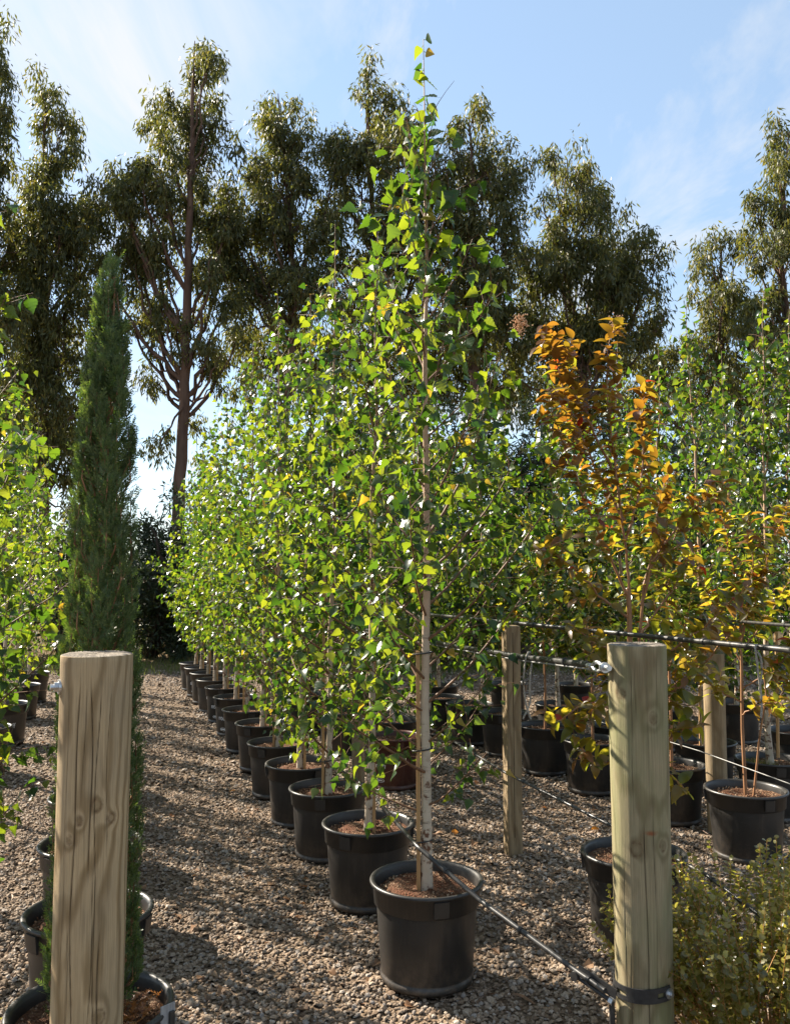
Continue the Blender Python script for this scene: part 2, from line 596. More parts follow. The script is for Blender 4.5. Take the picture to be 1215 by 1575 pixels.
def mat_wood(name, light, dark, weather, pith=(.035, -.02), tilt=(.03, .02), freq=85.0, knots=(), green=None, cracks=True, rust=None):
    """rings round a pith that runs off the post's axis, fibre streaks, knots, checks; object space of the post"""
    m, nt, out = new_mat(name)
    co = coord(nt)
    sep = nt.nodes.new('ShaderNodeSeparateXYZ')
    nt.links.new(co, sep.inputs[0])
    X, Y, Z = sep.outputs[0], sep.outputs[1], sep.outputs[2]
    warp = noise(nt, co, 1, 3, .5, (5, 5, 1.6))
    warp2 = noise(nt, co, 1, 4, .6, (25, 25, 5))
    dx = math_(nt, 'SUBTRACT', math_(nt, 'SUBTRACT', X, pith[0]), math_(nt, 'MULTIPLY', Z, tilt[0]))
    dy = math_(nt, 'SUBTRACT', math_(nt, 'SUBTRACT', Y, pith[1]), math_(nt, 'MULTIPLY', Z, tilt[1]))
    r = math_(nt, 'SQRT', math_(nt, 'ADD', math_(nt, 'MULTIPLY', dx, dx), math_(nt, 'MULTIPLY', dy, dy)))
    r = math_(nt, 'ADD', r, math_(nt, 'MULTIPLY', warp, .11))
    r = math_(nt, 'ADD', r, math_(nt, 'MULTIPLY', warp2, .008))
    kmask = None
    kring = None
    for (kx, ky, kz, kr) in knots:
        s = nt.nodes.new('ShaderNodeVectorMath'); s.operation = 'SUBTRACT'
        s.inputs[1].default_value = (kx, ky, kz)
        nt.links.new(co, s.inputs[0])
        mu = nt.nodes.new('ShaderNodeVectorMath'); mu.operation = 'MULTIPLY'
        mu.inputs[1].default_value = (1, .45, .72)
        nt.links.new(s.outputs[0], mu.inputs[0])
        le = nt.nodes.new('ShaderNodeVectorMath'); le.operation = 'LENGTH'
        nt.links.new(mu.outputs[0], le.inputs[0])
        d = le.outputs['Value']
        far = remap(nt, d, 0, kr * 5, 1, 0)
        r = math_(nt, 'ADD', r, math_(nt, 'MULTIPLY', math_(nt, 'MULTIPLY', far, far), .03))
        k = remap(nt, math_(nt, 'ADD', d, math_(nt, 'MULTIPLY', warp2, .006)), kr + .004, kr, 0, 1)
        ring = math_(nt, 'MULTIPLY', remap(nt, d, kr - .003, kr, 0, 1), remap(nt, d, kr + .008, kr + .002, 0, 1))
        kmask = k if kmask is None else math_(nt, 'MAXIMUM', kmask, k)
        kring = ring if kring is None else math_(nt, 'MAXIMUM', kring, ring)
    s = math_(nt, 'SINE', math_(nt, 'MULTIPLY', r, freq * 6.283))
    grain = remap(nt, s, -.2, 1.0)
    fibre = noise(nt, co, 1, 4, .65, (260, 260, 6))
    streak = noise(nt, co, 1, 4, .6, (38, 38, 1.2))
    blot = noise(nt, co, 1, 4, .6, (9, 9, 4))
    c = mixc(nt, math_(nt, 'MULTIPLY', grain, .95), light, dark)
    c = mixc(nt, remap(nt, blot, .42, .7, 0, .55), c, weather)
    c = mixc(nt, 1.0, c, remap(nt, fibre, .25, .75, .72, 1.2), 'MULTIPLY')
    c = mixc(nt, remap(nt, streak, .56, .72, 0, .45), c, tuple(x * .45 for x in dark))
    if green is not None:
        c = mixc(nt, remap(nt, noise(nt, co, 1, 4, .6, (7, 7, 1.7)), .42, .66, 0, .6), c, green)
    if rust is not None:
        s2 = nt.nodes.new('ShaderNodeVectorMath'); s2.operation = 'SUBTRACT'
        s2.inputs[1].default_value = rust
        nt.links.new(co, s2.inputs[0])
        mu = nt.nodes.new('ShaderNodeVectorMath'); mu.operation = 'MULTIPLY'
        mu.inputs[1].default_value = (1, .3, 2.6)
        nt.links.new(s2.outputs[0], mu.inputs[0])
        le = nt.nodes.new('ShaderNodeVectorMath'); le.operation = 'LENGTH'
        nt.links.new(mu.outputs[0], le.inputs[0])
        rm = remap(nt, math_(nt, 'ADD', le.outputs['Value'], math_(nt, 'MULTIPLY', noise(nt, co, 60, 4), .03)), .045, .02, 0, .85)
        c = mixc(nt, rm, c, (.20, .055, .018))
    if kmask is not None:
        c = mixc(nt, math_(nt, 'MULTIPLY', kmask, .55), c, tuple(x * .8 for x in dark))
        c = mixc(nt, math_(nt, 'MULTIPLY', kring, remap(nt, noise(nt, co, 70, 3), .35, .65, .1, .75)), c, (.09, .05, .025))
    if cracks:
        at_ = nt.nodes.new('ShaderNodeAttribute')
        at_.attribute_name = 'check'
        c = mixc(nt, at_.outputs['Fac'], c, (.03, .018, .01))
    p = principled(nt, out, c, 0.82, 0.2)
    bump(nt, p, math_(nt, 'ADD', math_(nt, 'MULTIPLY', fibre, .8), math_(nt, 'ADD', math_(nt, 'MULTIPLY', grain, .35), math_(nt, 'MULTIPLY', streak, .7))), .5, .004)
    return m


M['ground'] = mat_ground()
M['stone'] = mat_stone()
M['soil'] = mat_soil()
M['chip'] = mat_chip()
M['pot'] = mat_pot()
M['brown_pot'] = mat_pot('brown_pot_plastic', (.045, .012, .008), (.07, .022, .014))
M['bark'] = mat_birch_bark()
M['twig'] = mat_simple('birch_twig', (.10, .05, .028), (.20, .11, .06), (60, 60, 12), .6)
M['euc_bark'] = mat_simple('gum_bark', (.060, .036, .026), (.15, .095, .068), (5, 5, .7), .85, .15)
M['dark_bark'] = mat_simple('rough_dark_bark', (.035, .025, .018), (.07, .05, .036), (8, 8, 1.5), .9, .1)
M['crepe_bark'] = mat_simple('smooth_brown_bark', (.20, .095, .045), (.32, .17, .085), (40, 40, 6), .55)
M['bush_twig'] = mat_simple('orange_twig', (.28, .13, .035), (.40, .21, .06), (50, 50, 10), .55)
M['stake'] = mat_simple('stake_wood', (.32, .18, .075), (.43, .27, .125), (60, 60, 4), .7)
M['black'] = mat_simple('black_tube', (.016, .016, .017), (.045, .043, .040), (30, 30, 30), .36, .5)
M['strap'] = mat_simple('black_strap', (.014, .014, .015), (.03, .03, .03), (60, 60, 60), .45, .45)
M['metal'] = mat_simple('galvanised_steel', (.42, .43, .44), (.62, .63, .64), (45, 45, 45), .38, .5, .9, .15)
M['wire'] = mat_simple('galvanised_wire', (.16, .16, .155), (.28, .28, .27), (45, 45, 45), .55, .4, .3, .1)
M['twine'] = mat_simple('grey_twine', (.17, .155, .13), (.36, .33, .28), (220, 220, 220), .9, .1, 0, .8, .004)
M['tag'] = mat_simple('grey_tag', (.20, .19, .19), (.34, .33, .32), (120, 120, 20), .5)
M['print'] = mat_simple('white_print', (.60, .61, .63), (.74, .75, .77), (60, 60, 60), .5)
M['bud'] = mat_simple('pale_blossom', (.45, .24, .13), (.6, .4, .24), (80, 80, 80), .8)
M['bank'] = mat_simple('dry_bank', (.13, .10, .055), (.22, .16, .09), (1.5, 1.5, 3), .95, .1, 0, .8, .1)

# ------------------------------------------------------------------ ground, path, bank
def ground():
    xs = np.unique(np.concatenate([np.linspace(-1500, -60, 12), np.linspace(-60, -8, 14), np.linspace(-8, 8, 90), np.linspace(8, 60, 14), np.linspace(60, 1500, 12)]))
    ys = np.unique(np.concatenate([np.linspace(-300, -4, 8), np.linspace(-4, 20, 130), np.linspace(20, 80, 18), np.linspace(80, 1500, 12)]))
    X, Y = np.meshgrid(xs, ys)
    Z = 0.012 * np.sin(X * 1.7 + Y * .6) * np.sin(Y * 1.3 - X * .4) + 0.006 * np.sin(X * 5.1) * np.sin(Y * 4.3)
    Z = np.where((abs(X) < 8) & (Y > -4) & (Y < 20), Z, 0) - .012
    nx, ny = len(xs), len(ys)
    i, j = np.meshgrid(np.arange(ny - 1), np.arange(nx - 1), indexing='ij')
    i, j = i.ravel(), j.ravel()
    Q = np.stack([i * nx + j, i * nx + j + 1, (i + 1) * nx + j + 1, (i + 1) * nx + j], 1)
    g = Geo().add(np.stack([X, Y, Z], -1).reshape(-1, 3), Q)
    tag(link('ground', g.mesh('ground', M['ground'], True)), 'bed of tan gravel under the pots', None, None, 'structure')


def gz(x, y):
    return 0.012 * np.sin(x * 1.7 + y * .6) * np.sin(y * 1.3 - x * .4) + 0.006 * np.sin(x * 5.1) * np.sin(y * 4.3) - .012


ground()


def ico():
    t = (1 + 5 ** .5) / 2
    V = np.array([[-1, t, 0], [1, t, 0], [-1, -t, 0], [1, -t, 0], [0, -1, t], [0, 1, t], [0, -1, -t], [0, 1, -t], [t, 0, -1], [t, 0, 1], [-t, 0, -1], [-t, 0, 1]], float)
    V /= np.linalg.norm(V[0])
    T = np.array([[0, 11, 5], [0, 5, 1], [0, 1, 7], [0, 7, 10], [0, 10, 11], [1, 5, 9], [5, 11, 4], [11, 10, 2], [10, 7, 6], [7, 1, 8], [3, 9, 4], [3, 4, 2], [3, 2, 6], [3, 6, 8], [3, 8, 9], [4, 9, 5], [2, 4, 11], [6, 2, 10], [8, 6, 7], [9, 8, 1]])
    return V, T


def gravel():
    g = Geo()
    V0, T0 = ico()
    oct_v = np.array([[1, 0, 0], [-1, 0, 0], [0, 1, 0], [0, -1, 0], [0, 0, 1], [0, 0, -1]], float)
    oct_t = np.array([[0, 2, 4], [2, 1, 4], [1, 3, 4], [3, 0, 4]])
    T0 = T0[V0[T0][:, :, 2].mean(1) > -.2]
    for (y0, y1, dens, s0, s1, V, T) in ((2.75, 4.7, 3400, .0062, .0138, V0, T0), (4.7, 7.2, 1900, .009, .0165, oct_v, oct_t), (7.2, 10.5, 800, .012, .021, oct_v, oct_t), (10.5, 16.5, 330, .013, .026, oct_v, oct_t)):
        A = 0.53
        n = int(dens * (y1 - y0) * A * (y0 + y1))
        n = int(n * 2 * y1 / (y0 + y1))
        y = RNG.uniform(y0, y1, n)
        x = RNG.uniform(-1, 1, n) * A * y1
        pn = .5 + .25 * np.sin(x * 2.3 + y * 1.1 + np.sin(y * 3.1) * 1.2) + .25 * np.sin(x * 5.7 - y * 4.1 + np.sin(x * 3.3))
        keep = (abs(x) < A * y) & (RNG.random(n) < .52 + .62 * pn)
        x, y = x[keep], y[keep]
        n = len(x)
        vs = [(V * RNG.uniform(.68, 1.22, (len(V), 1)) * np.array([RNG.uniform(.8, 1.3), RNG.uniform(.75, 1.1), RNG.uniform(.5, .85)])) for _ in range(8)]
        which = RNG.integers(0, 8, n)
        for k in range(8):
            s = which == k
            c = s.sum()
            a = RNG.uniform(0, 6.283, c)
            tl = RNG.normal(0, .4, (c, 2))
            N = norm(np.c_[tl, np.ones(c)])
            D = np.c_[np.cos(a), np.sin(a), np.zeros(c)]
            R = frames(np.cross(N, np.cross(D, N)), N)
            sc = (s0 + (s1 - s0) * RNG.beta(1.2, 2.2, c) * 1.35) * np.where(RNG.random(c) < .05, 1.55, 1.0)
            P = np.c_[x[s], y[s], gz(x[s], y[s]) + RNG.uniform(.1, .9, c) * sc * .75]
            scatter(g, (vs[k], T), P, R, sc)
    tag(link('gravel', g.mesh('gravel', M['stone'], False)), 'loose tan and grey crushed gravel stones', 'gravel', None, 'stuff')


gravel()


def bank():
    xs = np.linspace(-45, 45, 90)
    ys = np.linspace(16.5, 33, 34)
    X, Y = np.meshgrid(xs, ys)
    t = np.clip((Y - 17.3) / 5, 0, 1)
    Z = (t * t * (3 - 2 * t)) * (.95 + .25 * np.sin(X * .4) + .15 * np.sin(X * 1.3 + Y)) - .03
    nx, ny = len(xs), len(ys)
    i, j = np.meshgrid(np.arange(ny - 1), np.arange(nx - 1), indexing='ij')
    i, j = i.ravel(), j.ravel()
    Q = np.stack([i * nx + j, i * nx + j + 1, (i + 1) * nx + j + 1, (i + 1) * nx + j], 1)
    g = Geo().add(np.stack([X, Y, Z], -1).reshape(-1, 3), Q)
    tag(link('terrain', g.mesh('terrain', M['bank'], True)), 'low bank of dry earth at the end of the path', None, None, 'structure')

    def blades(n, y0, y1, x0, x1, hgt, w, name, mat, label, zf):
        x, y = RNG.uniform(x0, x1, n), RNG.uniform(y0, y1, n)
        D = norm(np.c_[RNG.normal(0, .35, (n, 2)), np.ones(n)])
        N = norm(np.c_[RNG.normal(0, 1, (n, 2)), np.zeros(n)])
        T = (np.array([[-.5, 0, 0], [.5, 0, 0], [.3, .6, .06], [-.3, .6, .06], [0, 1, .2]]) * np.array([w, 1, 1]), np.array([[0, 1, 2], [0, 2, 3], [3, 2, 4]]))
        gg = Geo()
        scatter(gg, T, np.c_[x, y, zf(x, y)], frames(D, N), RNG.uniform(.5, 1.2, n) * hgt)
        tag(link(name, gg.mesh(name, mat)), label, 'grass', None, 'stuff')

    def zb(x, y):
        t = np.clip((y - 17.3) / 5, 0, 1)
        return (t * t * (3 - 2 * t)) * (.95 + .25 * np.sin(x * .4) + .15 * np.sin(x * 1.3 + y)) - .05
    blades(9000, 17.8, 23, -12, 6, .34, .035, 'dry_grass', M['dry_grass'], 'straw coloured dry grass on the low bank behind the path', zb)
    blades(6000, 15.6, 17.8, -9, 4, .20, .04, 'green_grass', M['green_grass'], 'strip of yellow green grass where the gravel path ends', lambda x, y: x * 0 - .02)


bank()


# ------------------------------------------------------------------ leaves
def strip_leaf(levels, fold=.14, curl=.14, petiole=.22, wave=0.0):
    """levels: (half width, y) pairs; folded along the midrib, curled towards the tip; with a thin stalk"""
    V, T = [], []
    pw = .026
    V += [[-pw, 0, 0], [pw, 0, 0], [pw, petiole, 0], [-pw, petiole, 0]]
    T += [[0, 1, 2], [0, 2, 3]]
    b = len(V)
    for k, (w, y) in enumerate(levels):
        yy = petiole + y
        zc = -curl * y * y
        zw = fold * w + wave * math.sin(k * 2.1)
        if w < 1e-4:
            V.append([0, yy, zc])
        else:
            V += [[-w, yy - .06 * w, zc + zw], [0, yy, zc], [w, yy - .06 * w, zc + zw]]
    idx, pos = [], b
    for (w, y) in levels:
        if w < 1e-4:
            idx.append((pos, pos, pos)); pos += 1
        else:
            idx.append((pos, pos + 1, pos + 2)); pos += 3
    for a, c in zip(idx[:-1], idx[1:]):
        for s in (0, 1):
            q = [a[s], a[s + 1], c[s + 1], c[s]]
            for tri in ((q[0], q[1], q[2]), (q[0], q[2], q[3])):
                if len(set(tri)) == 3:
                    T.append(list(tri))
    return np.array(V, float), np.array(T)


BIRCH_HI = [(0, 0), (.20, .02), (.36, .10), (.43, .20), (.39, .24), (.44, .32), (.36, .37), (.37, .45), (.27, .51), (.26, .60), (.16, .67), (.14, .76), (.07, .85), (0, 1)]
BIRCH_MID = [(0, 0), (.34, .08), (.44, .26), (.30, .52), (.13, .76), (0, 1)]
BIRCH_LOW = [(0, 0), (.42, .22), (.22, .6), (0, 1)]
OVAL_HI = [(0, 0), (.16, .10), (.27, .28), (.30, .46), (.26, .64), (.15, .84), (0, 1)]
OVAL_LOW = [(0, 0), (.26, .28), (.26, .62), (0, 1)]
ROUND = [(0, 0), (.32, .16), (.44, .45), (.32, .8), (0, 1)]
T_BH = [strip_leaf(BIRCH_HI, f, c, .26, w) for f, c, w in ((.18, .12, .02), (.35, .30, .03), (-.15, -.08, .03), (.6, .35, .02), (.15, .5, .03), (.8, .6, .02))]
T_BM = [strip_leaf(BIRCH_MID, f, c, .24, w) for f, c, w in ((.18, .12, .02), (.35, .38, .03), (-.15, .1, .04), (.6, .35, .0), (.3, -.25, .03), (.75, .55, .02))]
T_BL = [(lambda q: (q[0][4:], q[1][2:] - 4))(strip_leaf(BIRCH_LOW, f, c, .15)) for f, c in ((.18, .12), (.4, .3), (-.1, .2))]
T_OH = [strip_leaf(OVAL_HI, f, c, .07) for f, c in ((.25, .25), (.4, .45), (.15, .1), (.5, .6))]
T_OL = [strip_leaf(OVAL_LOW, f, c, .06) for f, c in ((.25, .25), (.45, .4))]
T_RD = [(lambda q: (q[0][4:], q[1][2:] - 4))(strip_leaf([(0, 0), (.40, .25), (.40, .7), (0, 1)], f, c, .10)) for f, c in ((.15, .05), (.35, .15), (-.1, -.1))]
T_RH = [strip_leaf(ROUND, f, c, .10) for f, c in ((.15, .05), (.35, .15), (-.1, -.1))]


class Plant:
    """branches as tubes, leaves as a list of frames; then turned into parts under one Empty"""
    def __init__(self):
        self.trunk, self.branches, self.P, self.R, self.S, self.Mt = Geo(), [], [], [], [], []

    def leaf(self, P, D, N, S, m=0):
        self.P.append(np.asarray(P)); self.R.append(frames(np.asarray(D), np.asarray(N)))
        self.S.append(np.asarray(S)); self.Mt.append(np.broadcast_to(m, (len(P),)))

    def finish(self, name, label, cat, loc, group, tmpl, mats, twig, bark, singles=0, single_branches=False, trunk_name='trunk', hi=None, extra=None):
        loc = np.asarray(loc, float)
        t = thing(name, label, cat, loc, group)
        if self.trunk.n:
            self.trunk.v = [v - loc for v in self.trunk.v]
            link(trunk_name, self.trunk.mesh(trunk_name, bark, True), t)
        if single_branches:
            for b in self.branches:
                b.v = [v - loc for v in b.v]
                link('branch', b.mesh('branch', twig, True), t)
        elif self.branches:
            g = Geo()
            for b in self.branches:
                b.v = [v - loc for v in b.v]
                g.merge(b)
            link('branches', g.mesh('branches', twig, True), t)
        P = np.concatenate(self.P); R = np.concatenate(self.R); S = np.concatenate(self.S); Mt = np.concatenate(self.Mt)
        rest = np.ones(len(P), bool)
        if singles:
            q = to_px(P)
            inside = (q[:, 0] > -5) & (q[:, 0] < 1220) & (q[:, 1] > -5) & (q[:, 1] < 1580)
            score = np.where(inside, S / q[:, 2], -1) * (1 + .25 * RNG.random(len(P)))
            order = np.argsort(-score)[:singles]
            order = order[score[order] > 0]
            rest[order] = False
            hi = hi or tmpl
            cache = {}
            for i in order:
                k = (int(RNG.integers(0, len(hi))), int(Mt[i]))
                if k not in cache:
                    cache[k] = Geo().add(hi[k[0]][0], hi[k[0]][1]).mesh('leaf', mats[k[1]], True)
                o = bpy.data.objects.new('leaf', cache[k])
                COL.objects.link(o)
                o.parent = t
                mm = np.eye(4)
                mm[:3, :3] = R[i] * S[i]
                mm[:3, 3] = P[i] - loc
                o.matrix_basis = Matrix(mm.tolist())
        g = Geo()
        idx = np.nonzero(rest)[0]
        wh = RNG.integers(0, len(tmpl), len(idx))
        for k in range(len(tmpl)):
            s = idx[wh == k]
            if len(s):
                scatter(g, tmpl[k], P[s] - loc, R[s], S[s], Mt[s].astype(int))
        if g.n:
            f = link('foliage', g.mesh('foliage', mats, True), t)
            f['kind'] = 'stuff'
        return t


def path_points(p0, d0, length, n, bend_up=0.0, wob=.04):
    """a branch that starts along d0 and turns towards (bend_up > 0) or away from the vertical"""
    P = [np.asarray(p0, float)]
    d = norm(d0)
    st = length / (n - 1)
    for _ in range(n - 1):
        d = norm(d + np.array([0, 0, bend_up / (n - 1)]) + RNG.normal(0, wob, 3))
        P.append(P[-1] + d * st)
    return np.array(P)


def sample_path(P, t):
    t = np.clip(np.asarray(t, float), 0, 1) * (len(P) - 1)
    i = np.minimum(t.astype(int), len(P) - 2)
    f = (t - i)[:, None]
    pos = P[i] * (1 - f) + P[i + 1] * f
    return pos, norm(P[i + 1] - P[i])


def birch(loc, height, crown, z0=.85, nb=42, r0=.023, size=(.040, .062), step=.040, lod=1, lean=(0, 0), dens=1.0, tw=.06, pw=.72, utop=.97):
    p = Plant()
    loc = np.asarray(loc, float)
    n = 16
    tz = np.linspace(0, 1, n)
    top = np.array([lean[0], lean[1], height - loc[2]])
    wob = np.cumsum(RNG.normal(0, .0045 if lod == 0 else .009, (n, 2)), 0)
    wob -= wob[0]
    wob -= tz[:, None] * wob[-1]
    TP = loc + tz[:, None] * top
    TP[:, :2] += wob
    TR = r0 * (1 - tz) ** .95 + .0013
    TR[0] *= 1.25
    tube(p.trunk, TP, TR, 10 if lod < 2 else 6)
    ga = RNG.uniform(0, 6.28)
    us = np.sort(np.clip((np.arange(nb) + RNG.uniform(-.4, .4, nb)) / nb, 0, .985)) * utop
    for k, u in enumerate(us):
        z = z0 + u * (height - .25 - z0)
        t0 = (z - loc[2]) / (height - loc[2])
        p0, _ = sample_path(TP, [t0])
        p0 = p0[0]
        ga += 2.4 + RNG.uniform(-.5, .5)
        prof = min(1.0, .55 + 2.2 * u) * (1 - u) ** pw + .06
        L = crown * prof * (RNG.uniform(.62, 1.15) if RNG.random() < .8 else RNG.uniform(1.1, 1.42))
        th = math.radians((66 - 38 * u) + RNG.uniform(-9, 9))
        d = np.array([math.cos(ga) * math.sin(th), math.sin(ga) * math.sin(th), math.cos(th)])
        B = path_points(p0, d, L * 1.12, 7, .55 * (1 - u * .5), .05)
        g = Geo()
        rb = max(.0028, .0085 * (L / .9) ** .7)
        tube(g, B, np.linspace(rb, .0012, 7), 5 if lod < 2 else 3, cap=False)
        sz = size[0] + (size[1] - size[0]) * u

        def leaves_on(Q, spacing, t_from, ln):
            m = max(1, int(ln * (1 - t_from) / spacing * dens * (1.15 - .6 * u)))
            tt = t_from + (1 - t_from) * (np.arange(m) + RNG.uniform(.2, .8, m)) / m
            pos, dr = sample_path(Q, tt)
            o = rand_unit(m)
            o = norm(o - dr * np.sum(o * dr, 1, keepdims=True))
            D = norm(dr * .35 + o * .65 + np.array([0, 0, -.75]) + RNG.normal(0, .22, (m, 3)))
            N = norm(rand_unit(m) + np.array([0, 0, .5]) + o * .5)
            p.leaf(pos, D, N, RNG.uniform(.72, 1.2, m) * sz)
        leaves_on(B, step * 1.15, .22, L * 1.12)
        nt_ = int(L / tw)
        for q in range(nt_):
            t = .18 + .78 * (q + RNG.random()) / max(1, nt_)
            s, dr = sample_path(B, [t])
            o = rand_unit(1)
            td = norm(dr * .75 + norm(o - dr * np.sum(o * dr)) * .75 + np.array([[0, 0, .08]]))[0]
            tl = RNG.uniform(.10, .30) * (.55 + .45 * L / .8)
            nw = 4 if lod == 0 else 3
            W = path_points(s[0], td, tl, nw, -.15, .07)
            if lod < 2 or q % 2:
                tube(g, W, np.linspace(.0020, .0008, nw), 3, cap=False)
            leaves_on(W, step, .12, tl)
        p.branches.append(g)
    # leaves of the leader
    m = int((height - z0) * .40 / .030)
    tt = np.concatenate([np.sort(RNG.uniform(.62, .97, m - 5)), [.945, .962, .984, .992, .999]])
    pos, dr = sample_path(TP, tt)
    o = norm(np.c_[RNG.normal(0, 1, (m, 2)), np.zeros(m)])
    p.leaf(pos, norm(o * .9 + np.array([0, 0, -.45]) + RNG.normal(0, .25, (m, 3))), norm(rand_unit(m) + o), RNG.uniform(.75, 1.15, m) * size[1] * np.interp(tt, [.62, .9, 1], [1, 1, .7]))
    p.TP, p.TR = TP, TR
    return p


# ------------------------------------------------------------------ pots
POT_H, POT_R = .42, .252


def pot_meshes(mat, seg=56):
    body = Geo()
    lathe(body, [(.0, .006), (.195, .006), (.203, .0), (.207, .012), (.207, .030), (.200, .034), (.204, .040), (.224, .33), (.225, .345), (.215, .345), (.195, .02), (0, .02)], seg)
    collar = Geo()
    lathe(collar, [(.226, .318), (.234, .322), (.240, .400), (.252, .404), (.2545, .411), (.252, .418), (.246, .420), (.236, .418), (.229, .405), (.222, .33), (.226, .318)], seg)
    handle = Geo()
    # a lug moulded over the collar
    a = np.linspace(-.13, .13, 7)
    for (ra, rb, z0, z1) in ((.238, .256, .332, .400),):
        V, Q = [], []
        for k, t in enumerate(a):
            for (r, z) in ((ra, z0), (rb - .008, z0 + .002), (rb, z1), (ra, z1 + .004)):
                V.append([r * math.cos(t), r * math.sin(t), z])
        for k in range(len(a) - 1):
            for s in range(4):
                Q.append([k * 4 + s, k * 4 + (s + 1) % 4, k * 4 + 4 + (s + 1) % 4, k * 4 + 4 + s])
        Q += [[0, 1, 2, 3], [24, 27, 26, 25]]
        handle.add(V, Q)
    soil = Geo()
    rr = np.linspace(0, .225, 12)
    th = np.linspace(0, 6.2832, 40, endpoint=False)
    V = []
    for r in rr:
        for t in th:
            V.append([r * math.cos(t), r * math.sin(t), .372 + .008 * math.sin(r * 40 + t * 2) + RNG.uniform(-.003, .003) - .02 * r])
    i, j = np.meshgrid(np.arange(11), np.arange(40), indexing='ij')
    i, j = i.ravel(), j.ravel()
    Q = np.stack([i * 40 + j, (i + 1) * 40 + j, (i + 1) * 40 + (j + 1) % 40, i * 40 + (j + 1) % 40], 1)
    soil.add(V, Q)
    chips = Geo()
    n = 280
    r, t = .218 * np.sqrt(RNG.random(n)), RNG.uniform(0, 6.283, n)
    V0, T0 = ico()
    oct_v = np.array([[1, 0, 0], [-1, 0, 0], [0, 1, 0], [0, -1, 0], [0, 0, 1], [0, 0, -1]], float)
    oct_t = np.array([[0, 2, 4], [2, 1, 4], [1, 3, 4], [3, 0, 4], [2, 0, 5], [1, 2, 5], [3, 1, 5], [0, 3, 5]])
    sc = np.c_[RNG.uniform(.003, .010, n), RNG.uniform(.003, .006, n), RNG.uniform(.002, .004, n)]
    scatter(chips, (oct_v, oct_t), np.c_[r * np.cos(t), r * np.sin(t), .374 - .02 * r + RNG.uniform(0, .007, n)], rand_rot(n), sc)
    return (body.mesh('pot_body', mat, True), collar.mesh('rim', mat, True), handle.mesh('handle', mat, False), soil.mesh('potting_mix', M['soil'], True), chips.mesh('mulch', M['chip']))


PM = pot_meshes(M['pot'])
PMB = pot_meshes(M['brown_pot'])
for pm in (PM, PMB):
    for me in pm[:2]:
        a = np.zeros(len(me.polygons), bool); a[:] = True
        me.polygons.foreach_set('use_smooth', a)


def pot(xy, label, rz=0.0, group='large black nursery pots', pm=None, soil=True, full=True, scale=1.0, cat='pot', lugs=3):
    pm = pm or PM
    t = thing('nursery_pot', label, cat, (xy[0], xy[1], 0.0), group, rz)
    t.scale = (scale, scale, scale)
    link('pot_body', pm[0], t)
    link('rim', pm[1], t)
    if full:
        for k in range(lugs):
            h = link('handle', pm[2], t)
            h.rotation_euler = (0, 0, k * 2 * math.pi / lugs)
    if soil:
        s = link('potting_mix', pm[3], t)
        if full:
            c = link('mulch', pm[4], s)
            c['kind'] = 'stuff'
    return t


ORD = ['first', 'second', 'third', 'fourth', 'fifth', 'sixth', 'seventh', 'eighth', 'ninth', 'tenth', 'eleventh', 'twelfth', 'thirteenth', 'fourteenth', 'fifteenth']
SOIL = .372

